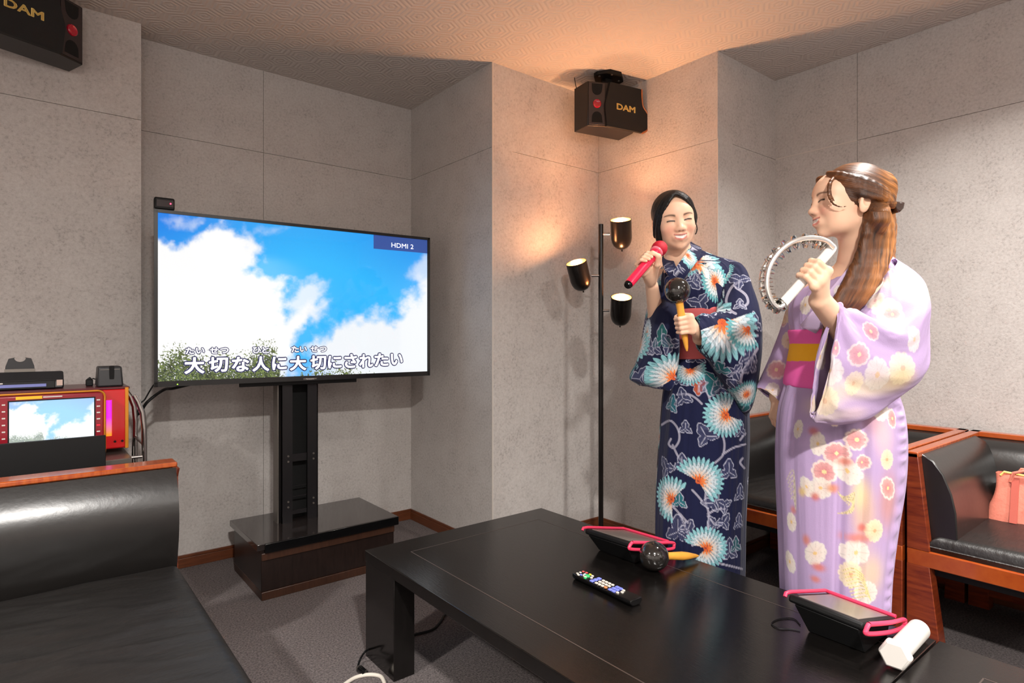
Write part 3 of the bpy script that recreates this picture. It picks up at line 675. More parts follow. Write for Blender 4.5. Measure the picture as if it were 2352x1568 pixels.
# ================================================================ SPEAKERS
M_spk = mat('speaker_cabinet', (22, 17, 16), 0.4, var=.1); M_grill = mat('speaker_cloth', (9, 8, 8), 0.75, bump=.0006, bscale=600); M_strip = mat('speaker_strip', (52, 44, 45), 0.32)
M_port = mat('red_port', (176, 16, 42), 0.15, coat=.6); M_copper = mat('copper_edge', (170, 104, 62), 0.3, 0.4)
def speaker(label, O, ax_r, mirror, drop):
    # local: x along the front, y backwards, z up; O at front strip-side bottom corner (world)
    xv = nrm(W(*ax_r, 0)); yv = np.cross([0, 0, 1.0], xv)
    if mirror: xv_ = -xv
    else: xv_ = xv
    M = frame(O, xv_, yv, (0, 0, 1.0))
    t = thing('loudspeaker', label, 'speaker', O, 0, group='piano shaped wall speakers')
    Wd, H, D = .36, .228, .145
    ss = .095            # strip width
    MB(M).prism([(0, .03), (ss, 0), (Wd-.085, 0), (Wd-.075, .02), (Wd-.07, D), (-.004, D)], 'z', 0, H).build('cabinet', M_spk, t, bevel=.003)
    # baffle board with a grand-piano outline on the far side
    def lerp(a, b, k): return a+(b-a)*k
    right = [(Wd-.045, H), (Wd-.043, H*.80), (Wd-.036, H*.62), (Wd-.016, H*.52), (Wd+.002, H*.42), (Wd+.010, H*.30), (Wd+.006, H*.18), (Wd-.012, H*.07), (Wd-.04, .0)]
    rr = crom([(p[0], p[1]) for p in right], 40)
    left = [(ss-.004, 0), (ss-.012, H*.30), (ss-.014, H*.48), (ss-.004, H*.66), (ss+.016, H)]
    ll = crom(left, 16)
    poly = [(p[0], p[1]) for p in ll]+[(p[0], p[1]) for p in rr]
    MB(M).prism(poly, 'y', -.016, -.0005).build('baffle', M_grill, t, smooth=0)
    e = MB(M); e.tube([(p[0]+.002, -.012, p[1]) for p in rr], .0058, 8); e.build('copper_edge', M_copper, t)
    # slanted strip
    sx = nrm(np.array([ss, -.03])); n2 = np.array([-sx[1]*-1, 0]); L = math.hypot(ss, .03)
    Mst = M @ frame((0, .03, 0), (sx[0], sx[1], 0), (-sx[1], sx[0], 0), (0, 0, 1))
    MB(Mst).box((.006, -.004, .006), (L-.006, .0, H-.006)).build('port_strip', M_strip, t, bevel=.002)
    for z0, z1, up in ((.018, .074, 1), (H-.070, H-.012, 0)):
        pts = [(L*.22, z0), (L*.80, z0)]+[(L*.5+L*.27*math.cos(a), z1-.03+.03*math.sin(a)) for a in np.linspace(0, PI, 9)]
        if not up: pts = [(p[0], z0+z1-p[1]) for p in pts]
        MB(Mst).prism(pts, 'y', -.0052, -.003).build('port_opening', M_hole, t)
    MB(Mst).lathe([(0, .003), (.012, .0035), (.018, .007), (.021, .005), (.0225, -.002)], (L*.5, -.004, H*.5), (0, -1, 0)).build('red_port', M_port, t)
    vs, fs = [], []
    for dx, dz in ((-.0017, 0), (.0017, 0), (0, .0011), (0, -.0011), (-.001, .001), (.001, -.001)):
        v_, f_ = text_mesh('DAM', .043, .0006, 0, 1.34, 'CENTER'); fs += [tuple(i+len(vs) for i in f) for f in f_]; vs += [(p[0]+dx, p[1]+dz, p[2]) for p in v_]
    cx = lerp(ss, Wd, .44); Mt = M @ frame((cx, -.0168, H*.42), (-1 if mirror else 1, 0, 0), (0, 0, 1), (0, -1, 0))
    bb = MB(Mt); bb.raw = True; bb.add(vs, fs); bb.build('logo_lettering', M_goldtxt, t, smooth=0)
    return t, M, H
t, M, H = speaker('black loudspeaker hung from ceiling in the lit alcove above floor lamp', at(1357, 284, 3.05), (.884, .467), False, 0)
MB(M).box((.09, .02, H), (.19, .10, H+.014)).build('bracket', M_black, t, bevel=.002)
MB(M).box((.12, .035, H+.012), (.16, .075, CEIL-.001-M.translation.z)).build('bracket_arm', M_black, t, bevel=.002)
MB(M).prism([(.055, .02), (.10, -.03), (.17, -.03), (.23, .03), (.23, .06), (.18, .10), (.10, .10), (.055, .05)], 'z', CEIL-.018-M.translation.z, CEIL-.0005-M.translation.z).build('ceiling_plate', M_black, t)
for x, y in ((.075, .03), (.12, -.015), (.2, .03)): MB(M).cyl((x, y, CEIL-.022-M.translation.z), (x, y, CEIL-.017-M.translation.z), .006, n=10).build('screw', M_greymetal, t)
MB(M).tube([(-.0, .13, H-.002), (-.005, .14, H+.05), (-.005, .14, CEIL-.001-M.translation.z)], .002, 6).build('wire', M_black, t)
O2 = at(199, 146, 2.376)
t, M, H = speaker('black loudspeaker at top left corner above the karaoke machine', O2, (.495, .869), True, 0)
MB(M).box((.10, .03, H), (.20, .10, H+.014)).build('bracket', M_black, t, bevel=.002)
MB(M).box((.13, .045, H+.012), (.17, .085, CEIL-.0005-M.translation.z)).build('bracket_arm', M_black, t, bevel=.002)

# ================================================================ FLOOR LAMP
LP = np.array([2.30, 2.13, 0]); ld = LP@FV; lr = LP@RV
t = thing('floor_lamp', 'slim black floor lamp with three glowing spot heads in the alcove', 'lamp', LP)
M_lamp = mat('black_lamp_metal', (22, 18, 16), 0.3, 0.3); M_in = mat('copper_reflector', (214, 150, 70), 0.3, 0.6)
M_glow = mat('glowing_bulb', (255, 200, 110), emit=(255, 206, 120), estr=7)
MB().lathe([(0, .0005), (.125, .0005), (.125, .010), (.120, .014), (.012, .018), (.012, .02)], LP, n=40).build('base', M_lamp, t)
MB().tube([LP+[0, 0, .016], LP+[0, 0, 1.674]], .0125, 16).build('pole', M_lamp, t)
def lamp_head(cx, cy, dd, side, tilt_r, tilt_d, power, deep):
    c = at(cx, cy, ld+dd); a = nrm(tilt_r*RV+tilt_d*FV+UV*1.0)
    R, L = .0535, .155
    base = c-a*L*.52
    prof = [(0, 0), (.014, .001), (.030, .008), (.043, .022), (.050, .040), (R, .06), (R, L), (R-.003, L), (R-.003, .06), (.046, .042), (.03, .014), (0, .006)]
    hd = MB().lathe(prof, base, a, 36).build('lamp_head', M_lamp, t, smooth=50)
    MB().lathe([(R-.0032, L-.002), (R-.0034, L-.06), (R-.012, L-.075)], base, a, 36).build('reflector', M_in, hd)
    MB().lathe([(0, L-.018-deep), (.02, L-.021-deep), (R-.008, L-.038-deep)], base, a, 36).build('bulb', M_glow, hd)
    MB().cyl(base-a*.012, base+a*.004, .004, n=10).build('tilt_screw', M_lamp, hd)
    p = LP*1.0; p[2] = c[2]; q = c-RV*side*R*.9; s0 = p+RV*side*.01
    MB().tube([s0, s0+(q-s0)*.75], .0065, 12).build('swivel_arm', M_chrome, t)
    l = bpy.data.lights.new('lamp_bulb', 'POINT'); l.energy = power; l.color = (1.0, .50, .24); l.shadow_soft_size = .022
    o = bpy.data.objects.new('lamp_bulb', l); COL.objects.link(o); o.location = Vector(base+a*(L-deep))
lamp_head(1427, 537, .0, 1, -.12, -.42, 22, .040)
lamp_head(1331, 633, 0, -1, -.30, -.40, 8, .020)
lamp_head(1426, 713, .0, 1, -.03, -.45, 20, .040)

# ================================================================ THINGS ON THE TABLE
ZT = .3637
M_ball = mat('gloss_dark_gourd', (32, 29, 27), 0.12, coat=.8); M_grip = mat('yellow_wood_handle', (236, 166, 64), 0.4, var=.12, vscale=20)
def maraca(label, c, a, R, L, parent=None):
    c = np.asarray(c, float); a = nrm(a)
    t = thing('maraca', label, 'maraca', c, group='black maracas with yellow handles')
    pr = [(R*math.sin(PI*k/26), -R*1.05*math.cos(PI*k/26)) for k in range(27)]
    MB().lathe(pr, c, a, 36).build('head', M_ball, t)
    h = [(.0145, R*.86), (.0125, R*.98), (.0115, R+.02), (.0125, R+.05), (.0135, R+.075), (.0115, R+.10), (.006, R+L-.012), (.0025, R+L), (0, R+L)]
    MB().lathe(h, c, a, 20).build('handle', M_grip, t)
    return t
hc = W(.4452, 1.8885, ZT+.046); he = atz(1604, 1276, .378)
maraca('black ball maraca with yellow handle lying on the table by the remote', hc, he-hc, .045, np.linalg.norm(he-hc)-.045)

def tablet(label, corners):   # near-left, near-right, far-right, far-left (world, top face)
    nl, nr, fr, fl = [np.asarray(c, float) for c in corners]
    x = nrm((nr-nl)+(fr-fl)); y = nrm((fl-nl)+(fr-nr)); y = nrm(y-x*np.dot(x, y)); z = np.cross(x, y)
    w = (np.linalg.norm(nr-nl)+np.linalg.norm(fr-fl))/2; l = (np.linalg.norm(fl-nl)+np.linalg.norm(fr-nr))/2
    c = (nl+nr+fr+fl)/4; M = frame(c-x*w/2-y*l/2-z*.022, x, y, z)
    t = thing('tablet', label, 'tablet', (c[0], c[1], ZT), group='pink framed song tablets')
    MB(M).box((.004, .004, .0), (w-.004, l-.004, .018)).build('body', M_black, t, bevel=.006)
    MB(M).box((.022, .02, .0175), (w-.022, l-.02, .0195)).build('screen', mat('grey_glass', (118, 110, 104), .22), t)
    # pink rims: left edge, far edge and the looped handle on the right end
    MB(M).tube([(0, -.004, .010), (-.001, .0, .018), (0, .02, .021), (0, l*.5, .021), (0, l, .021), (.02, l+.001, .021), (w-.01, l, .021)], .0048, 10).build('frame', M_pink, t)
    def lp(u): return crom(u, 60)
    zz = [(-.002, .021), (.5*l, .0215), (l-.004, .021), (l+.008, .012), (l-.004, .001), (.5*l, -.001), (-.002, .0), (-.012, .010), (-.002, .021)]
    MB(M).tube(list(lp([(w+.008+.006*math.sin(PI*min(max(p[0]/l, 0), 1)), p[0], p[1]) for p in zz])), .0052, 10, cap=False).build('handle', M_pink, t)
    # wedge stand
    a = [M @ Vector(p) for p in ((.02, .004, .0), (w-.012, .004, .0), (w-.012, l-.03, .0), (.02, l-.03, .0))]
    lo = [(p.x+(.035 if i in (0, 1) else -.012), p.y+(-.02 if i in (0, 3) else .0), ZT+.0006) for i, p in enumerate(a)]
    MB().hexa(lo+[tuple(p) for p in a]).build('stand', M_black, t, bevel=.003)
    return t
def tc(px, py, X):
    k = (px-1176)/FOC; d = X/(SA*k+CA); return at(px, py, d)
tablet('pink framed black tablet on a stand behind the table maraca', [tc(1351, 1213, 1.497), tc(1461, 1246, 1.497), tc(1529, 1241, 1.70), tc(1422, 1209, 1.70)])
tablet('pink framed black tablet on a stand beside the white wand', [tc(1808, 1357, 1.48), tc(1988, 1431, 1.48), tc(2068, 1416, 1.70), tc(1894, 1356, 1.70)])
MBt = [tc(1838, 1395, 1.50), tc(1815, 1401, 1.49), tc(1790, 1405, 1.47), tc(1772, 1402, 1.48), tc(1790, 1397, 1.52), tc(1822, 1401, 1.55), tc(1838, 1408, 1.53)]
for p in MBt: p[2] = ZT+.002
tag(MB().tube(list(crom(MBt, 40)), .0013, 6).build('strap_cord', M_black), 'thin dark cord loop on the table left of the right tablet', 'cord')

# remote control
p1, p2 = atz(1330, 1314, ZT+.018), atz(1458, 1374, ZT+.018)
xv = nrm(p2-p1); zv = np.array([0, 0, 1.0]); yv = np.cross(zv, xv); L = np.linalg.norm(p2-p1)+.012
t = thing('remote_control', 'black television remote with coloured and white buttons on the table', 'remote', (p1+p2)/2-[0, 0, .018])
M = frame(p1-xv*.006-zv*.0175, xv, yv, zv); wd = .026
nb = 26; V = []
for i in range(nb):
    q = i/(nb-1); hw = wd*(1-.10*math.sin(PI*q)); e = min(1, math.sin(PI*min(max(q, .02), .98))*5)**.5; hw *= (.72+.28*e); top = .017+.002*math.cos(PI*2*q)
    V += [(q*L, -hw, .010), (q*L, -hw*.93, top), (q*L, hw*.93, top), (q*L, hw, .010), (q*L, hw*.7, .0006), (q*L, -hw*.7, .0006)]
F = [(i*6+k, i*6+(k+1) % 6, (i+1)*6+(k+1) % 6, (i+1)*6+k) for i in range(nb-1) for k in range(6)]+[tuple(range(5, -1, -1)), tuple((nb-1)*6+k for k in range(6))]
MB(M).add(V, F).build('body', M_gloss, t, bevel=.002)
M_bl = mat('blue_button', (122, 134, 226), .5); M_gr = mat('green_button', (60, 190, 110), .5); M_rd = mat('red_button', (226, 84, 84), .5); M_yl = mat('yellow_button', (230, 206, 60), .5); M_or = mat('orange_button', (224, 140, 90), .5); M_lw = mat('pale_button', (214, 206, 194), .5)
def btn(x, y, w_, h_, m): MB(M).box((x-w_/2, y-h_/2, .0165), (x+w_/2, y+h_/2, .0205)).build('button', m, t, bevel=.001)
for x, y, m in [(.012, .012, M_rd), (.012, .0, M_lw), (.012, -.012, M_lw), (.024, .014, M_rd), (.026, -.010, M_bl), (.040, .014, M_yl), (.052, .012, M_lw), (.030, .002, M_bl), (.050, -.016, M_gr), (.022, -.017, M_lw), (.060, .0, M_lw)]: btn(x, y, .0075, .006, m)
MB(M).lathe([(0, .0215), (.007, .021), (.008, .017)], (.043, .0, 0), (0, 0, 1), 20).build('dial', M_gr, t)
MB(M).tube([(.043+.012*math.cos(a), .012*math.sin(a), .0195) for a in np.linspace(PI*.9, PI*1.7, 9)], .0022, 6).build('dial_ring', M_lw, t)
for k in range(3): btn(.078, .014-.014*k, .012, .011, M_bl)
for i in range(4):
    for k in range(3): btn(.096+.0125*i, .014-.014*k, .0085, .0075, M_lw if not (i == 3 and k == 2) else M_or)
for i in range(2):
    for k in range(3): btn(.152+.013*i, .014-.014*k, .011, .0095, M_bl)
for k in range(3): btn(.178+.006*(k == 1), .012-.012*k, .008, .0065, M_lw)

# white wand
hc_ = W(.848, 1.33, ZT+.0345); te = atz(2112, 1444, ZT+.0235)
a = nrm(te-hc_); t = thing('light_wand', 'white hand wand with hexagonal head lying at the table corner', 'wand', hc_)
R = .0335; h6 = MB()
x_ = nrm(np.cross([0, 0, 1.0], a)); y_ = np.cross(a, x_); vs = []
for rr, zz in ((R*.80, -.016), (R*.97, -.012), (R, -.006), (R, .004), (R*.86, .010)):
    for k in range(6):
        an = PI/6+PI/3*k+PI/6; vs.append(hc_+a*zz+rr*(math.cos(an)*x_+math.sin(an)*y_))
fs = [(i*6+k, i*6+(k+1) % 6, (i+1)*6+(k+1) % 6, (i+1)*6+k) for i in range(4) for k in range(6)]+[tuple(range(5, -1, -1)), tuple(24+k for k in range(6))]
h6.add(vs, fs).build('head', M_white, t, bevel=.004, seg=3)
Lw = np.linalg.norm(te-hc_)
MB().lathe([(.0235, .009), (.0255, .012), (.0255, .018), (.0225, .02), (.0232, .05), (.0235, Lw-.006), (.021, Lw), (.015, Lw+.003), (0, Lw+.004)], hc_, a, 32).build('grip', M_white, t)
# ================================================================ PEOPLE: distance-field bodies, lofted kimono
class SDF:
    def __init__(s): s.p = []
    def cone(s, a, b, ra, rb, k=.012, op=1):
        a = np.asarray(a, float); b = np.asarray(b, float); s.p.append(('c', a, b, ra, rb, k, op, (a+b)/2, np.linalg.norm(b-a)/2+max(ra, rb))); return s
    def chain(s, pts, rad, k=.012):
        for i in range(len(pts)-1): s.cone(pts[i], pts[i+1], rad[i], rad[i+1], k)
        return s
    def ell(s, c, r, R=None, k=.012, op=1):
        c = np.asarray(c, float); r = np.asarray(r, float); R = np.eye(3) if R is None else np.asarray(R, float)
        s.p.append(('e', c, r, R, None, k, op, c, r.max())); return s
    def ev(s, P, prims=None):
        D = np.full(len(P), 9.0, np.float32)
        for q in (s.p if prims is None else prims):
            kd, k, op = q[0], q[5], q[6]
            if kd == 'c':
                a, b, ra, rb = q[1:5]; ba = b-a; pa = P-a
                h = np.clip(pa@ba/max(ba@ba, 1e-9), 0, 1); d = np.linalg.norm(pa-h[:, None]*ba, axis=1)-(ra+(rb-ra)*h)
            else:
                x = (P-q[1])@q[3]; k0 = np.linalg.norm(x/q[2], axis=1); k1 = np.linalg.norm(x/(q[2]**2), axis=1); d = k0*(k0-1)/np.maximum(k1, 1e-6)
            d = d.astype(np.float32)
            if op > 0: h = np.clip(.5+.5*(D-d)/k, 0, 1); D = D*(1-h)+d*h-k*h*(1-h)
            else: h = np.clip(.5-.5*(D+d)/k, 0, 1); D = D*(1-h)-d*h+k*h*(1-h)
        return D
    def mesh(s, h, post=None, smooth=2):
        B = 16; lo = np.min([q[7]-q[8] for q in s.p if q[6] > 0], 0)-2*h; hi = np.max([q[7]+q[8] for q in s.p if q[6] > 0], 0)+2*h
        nb = np.ceil((hi-lo)/(h*B)).astype(int)
        bi = np.stack(np.meshgrid(*[np.arange(n) for n in nb], indexing='ij'), -1).reshape(-1, 3)
        cen = lo+(bi+.5)*h*B; br = h*B*.87
        near = np.zeros(len(bi), bool); prox = np.full(len(bi), 9.0)
        c0 = s.ev(cen); act = bi[np.abs(c0) < br+.035]; cen = lo+(act+.5)*h*B
        g = np.stack(np.meshgrid(*[np.arange(B+1)]*3, indexing='ij'), -1).reshape(-1, 3)
        N = nb*B+4; cid = lambda I: (I[:, 0]*N[1]+I[:, 1])*N[2]+I[:, 2]
        VS, IDS, QS = [], [], []
        corners = np.array([(a, b, c) for a in (0, 1) for b in (0, 1) for c in (0, 1)])
        for bb, cc in zip(act, cen):
            pr = [q for q in s.p if np.linalg.norm(cc-q[7]) < br+q[8]+.03]
            if not pr: continue
            P = lo+(g+bb*B)*h; D = s.ev(P, pr)
            if post is not None: D = post(P, D)
            D = D.reshape(B+1, B+1, B+1)
            if not (D.min() < 0 < D.max()): continue
            sg = D < 0
            cnt = sum(sg[a:B+a, b:B+b, c:B+c].astype(int) for a, b, c in corners)
            cl = np.argwhere((cnt > 0) & (cnt < 8))
            if not len(cl): continue
            acc = np.zeros((len(cl), 3)); n = np.zeros(len(cl))
            for a in corners:
                for ax in range(3):
                    if a[ax]: continue
                    b_ = a.copy(); b_[ax] = 1; i = cl+a; j = cl+b_
                    d0 = D[i[:, 0], i[:, 1], i[:, 2]]; d1 = D[j[:, 0], j[:, 1], j[:, 2]]; m = (d0 < 0) != (d1 < 0)
                    t = np.where(m, d0/np.where(m, d0-d1, 1), 0)
                    q = a+np.zeros((len(cl), 3)); q[:, ax] += t; acc += q*m[:, None]; n += m
            VS.append(lo+(cl+acc/np.maximum(n, 1)[:, None]+bb*B)*h); IDS.append(cid(cl+bb*B+1))
            for ax in range(3):
                sl = [slice(0, B)]*3; s1 = sl.copy(); s1[ax] = slice(1, B+1)
                A0 = sg[tuple(sl)]; A1 = sg[tuple(s1)]; e = np.argwhere(A0 != A1)
                if not len(e): continue
                fl = A0[e[:, 0], e[:, 1], e[:, 2]]; o1, o2 = [np.eye(3, dtype=int)[(ax+k) % 3] for k in (1, 2)]
                G = e+bb*B+1; q = np.stack([cid(G-o1-o2), cid(G-o2), cid(G), cid(G-o1)], 1)
                q[~fl] = q[~fl][:, ::-1]; QS.append(q)
        V = np.concatenate(VS); I = np.concatenate(IDS); Q = np.concatenate(QS)
        o = np.argsort(I); Is = I[o]; k = np.searchsorted(Is, Q); k = np.minimum(k, len(Is)-1); ok = (Is[k] == Q).all(1); F = o[k[ok]]
        for _ in range(smooth):
            S = np.zeros_like(V); n = np.zeros(len(V))
            for a in range(4):
                b = (a+1) % 4; np.add.at(S, F[:, a], V[F[:, b]]); np.add.at(S, F[:, b], V[F[:, a]]); np.add.at(n, F[:, a], 1); np.add.at(n, F[:, b], 1)
            V = np.where(n[:, None] > 0, .5*V+.5*S/np.maximum(n, 1)[:, None], V)
        return V, F
def rot3(ax, a):
    x, y, z = nrm(ax); c, s_ = math.cos(a), math.sin(a); C = 1-c
    return np.array([[c+x*x*C, x*y*C-z*s_, x*z*C+y*s_], [y*x*C+z*s_, c+y*y*C, y*z*C-x*s_], [z*x*C-y*s_, z*y*C+x*s_, c+z*z*C]])

class Head:
    # local axes: x towards the viewer's right when the face looks at -y, z up
    def __init__(s, c, face, up, sc): 
        f = nrm(face); u = np.asarray(up, float); u = nrm(u-f*np.dot(u, f)); s.R = np.stack([np.cross(-f, u)*1.0, -f, u], 1); s.c = np.asarray(c, float); s.s = sc
        if np.linalg.det(s.R) < 0: s.R[:, 0] *= -1
    def w(s, p): return s.c+s.R@(np.asarray(p, float)*s.s)
    def l(s, P): return (P-s.c)@s.R/s.s
    def ell(s, S, c, r, rot=None, k=.012, op=1): S.ell(s.w(c), np.asarray(r)*s.s, s.R if rot is None else s.R@rot, k, op)
    def cone(s, S, a, b, ra, rb, k=.012, op=1): S.cone(s.w(a), s.w(b), ra*s.s, rb*s.s, k, op)
    def build(s, S, smile=1.0):
        e, c = s.ell, s.cone
        e(S, (0, .014, .030), (.0735, .091, .081), k=.02); e(S, (0, -.022, -.024), (.0570, .064, .076), k=.030)
        e(S, (0, -.050, .030), (.055, .040, .048), k=.03); e(S, (0, -.062, -.092), (.0165, .018, .016), k=.026)
        for q in (-1, 1):
            e(S, (q*.0345, -.058, -.026), (.025, .024, .024), k=.024); e(S, (q*.026, -.028, -.064), (.022, .034, .027), k=.028)
            e(S, (q*.073, .024, -.012), (.009, .020, .034), rot3((1, 0, 0), -.25)@rot3((0, 0, 1), q*.35), k=.008)
            e(S, (q*.0785, .027, -.006), (.006, .011, .019), rot3((1, 0, 0), -.25)@rot3((0, 0, 1), q*.35), k=.006, op=-1)
            e(S, (q*.030, -.095, .004), (.019, .011, .009), k=.012, op=-1); e(S, (q*.031, -.0755, .001), (.0165, .012, .0105), k=.006)
            e(S, (q*.0125, -.0905, -.033), (.0085, .010, .0075), k=.008)
        c(S, (0, -.083, .008), (0, -.098, -.026), .0075, .0088, k=.014); e(S, (0, -.1005, -.029), (.0088, .0085, .0078), k=.008)
        e(S, (0, -.080, -.060), (.024, .013, .016), k=.016)
        e(S, (0, -.099, -.0605), (.0215, .014, .0062), rot=None, k=.004, op=-1)
        for q in (-1, 1): c(S, (0, -.0905, -.0525), (q*.0235, -.0765, -.0515), .0040, .0022, k=.004); c(S, (0, -.0900, -.0690), (q*.0225, -.0765, -.0545), .0052, .0022, k=.005)
        e(S, (0, -.080, -.0590), (.019, .0065, .0060), k=.002)
    def paint(s, V, C, brow, smile=1):
        L = s.l(V); x, y, z = L.T; ax = np.abs(x); fr = (y < -.045)
        blush = np.exp(-(((ax-.038)/.02)**2+((z+.03)/.018)**2))*fr*.35; C[:] = mixc(C, lin((232, 128, 112)), blush)
        # lips and teeth
        mz = z+.0595-.16*np.minimum(ax, .026)*0
        crv = 14*ax**2
        up = np.exp(-(((z-(-.0525+crv*.35))/.0032)**4))*(ax < .0245)*fr*(y < -.066); lo = np.exp(-(((z-(-.0690+crv*1.15))/.0042)**4))*(ax < .0235)*fr*(y < -.066)
        te = (z < -.0535+crv*.3)*(z > -.0655+crv*1.15)*(ax < .0195)*fr*(y < -.060)
        C[:] = mixc(C, lin((240, 232, 224)), te*1.0); C[:] = mixc(C, lin((204, 112, 106)), np.clip(up*.8+lo*.8, 0, 1))
        edge = np.exp(-((z-(-.0545+crv*.42))/.0011)**2)*(ax < .0245)*fr*(y < -.062); C[:] = mixc(C, lin((96, 36, 36)), edge*.8)
        # eyes narrowed by a smile, lashes, brows
        zc = .0015-9*(ax-.031)**2+.06*(ax-.031); sl = np.exp(-((z-zc)/.0026)**2)*(ax > .0165)*(ax < .0465)*fr; C[:] = mixc(C, lin((26, 15, 13)), np.clip(sl*1.6, 0, 1))
        lid = np.exp(-((z-zc-.0068)/.0013)**2)*(ax > .019)*(ax < .046)*fr*.35; C[:] = mixc(C, lin((120, 72, 58)), lid)
        zb = .0225-11*(ax-.034)**2+.04*(ax-.03); bw = .0034*(1.15-np.clip((ax-.016)/.036, 0, 1)*.6)
        b_ = np.exp(-((z-zb)/bw)**2)*sstep(.012, .018, ax)*(1-sstep(.050, .056, ax))*fr; C[:] = mixc(C, lin(brow), b_*.95)
        nos = np.exp(-(((ax-.0068)/.0032)**2+((z+.0385)/.0022)**2))*(y < -.085); C[:] = mixc(C, lin((110, 54, 46)), nos*.8)

def grip(S, c, w, e1, e2, R, wrist, sc=1.0, thumb=True):
    # fist round a stick: c centre on the stick, w towards the index finger, e1 towards the palm, e2 first way round
    w = nrm(w); e1 = nrm(np.asarray(e1)-w*np.dot(e1, w)); e2_ = np.asarray(e2)-w*np.dot(e2, w)-e1*np.dot(e2, e1); e2 = nrm(e2_)
    c = np.asarray(c, float); wrist = np.asarray(wrist, float)
    def pt(a, r, o): a = math.radians(a); return c+(e1*math.cos(a)+e2*math.sin(a))*r+w*o
    ks = []
    for i, (ln, r0) in enumerate(((1.0, .0082), (1.06, .0084), (1.0, .0080), (.84, .0070))):
        o = (1.5-i)*.0172*sc; r0 *= sc
        k0 = pt(22, R+.021*sc, o*1.04); k1 = pt(96, R+.0125*sc+.003, o); k2 = pt(158, R+.0085*sc, o*.97); k3 = pt(158+58*ln, R+.0070*sc, o*.95)
        ks.append(k0)
        S.chain([k0, k1], [r0*1.12, r0*1.05], .004); S.chain([k1, k2, k3], [r0*1.05, r0*.93, r0*.80], .0025)
        S.cone(wrist+(k0-wrist)*.25, k0, .0135*sc, .0102*sc, .010)
    S.cone(ks[0], ks[3], .0095*sc, .0088*sc, .010)
    S.cone(wrist+(ks[1]-wrist)*.35, (ks[1]+ks[2])/2+(wrist-ks[1])*.1, .017*sc, .013*sc, .014)
    if thumb:
        t0 = wrist+(ks[0]-wrist)*.35+(-e2)*.010*sc; t1 = pt(-38, R+.016*sc, .026*sc); t2 = pt(-105, R+.0115*sc, .034*sc); t3 = pt(-160, R+.0085*sc, .030*sc)
        S.chain([t0, t1], [.0145*sc, .0112*sc], .010); S.chain([t1, t2, t3], [.0108*sc, .0098*sc, .0078*sc], .004)
def hand_relaxed(S, wrist, dirv, palm, side, sc=1.0):
    # hanging hand: dirv along the fingers, palm = palm normal, side = towards the thumb
    wrist = np.asarray(wrist, float); dirv = nrm(dirv); palm = nrm(np.asarray(palm)-dirv*np.dot(palm, dirv)); side = nrm(np.asarray(side)-dirv*np.dot(side, dirv)-palm*np.dot(side, palm))
    for i, ln in enumerate((.92, 1.0, .95, .76)):
        o = (1.5-i)*.0185*sc; k0 = wrist+dirv*.078*sc+side*o; r0 = (.0082, .0084, .0080, .0072)[i]*sc
        k1 = k0+(dirv*.9+palm*.42)*.040*ln*sc; k2 = k1+(dirv*.62+palm*.78)*.025*ln*sc; k3 = k2+(dirv*.30+palm*.95)*.018*ln*sc
        S.cone(wrist+(k0-wrist)*.2, k0, .0130*sc, .0100*sc, .010); S.chain([k0, k1, k2, k3], [r0*1.12, r0*1.03, r0*.93, r0*.78], .003)
    t0 = wrist+dirv*.02*sc+side*.012*sc; t1 = wrist+dirv*.052*sc+side*.036*sc+palm*.012*sc; t2 = t1+(dirv*.9+palm*.3)*.030*sc; t3 = t2+(dirv*.95+palm*.25-side*.1)*.022*sc
    S.chain([t0, t1, t2, t3], [.014*sc, .0110*sc, .0096*sc, .0076*sc], .006)

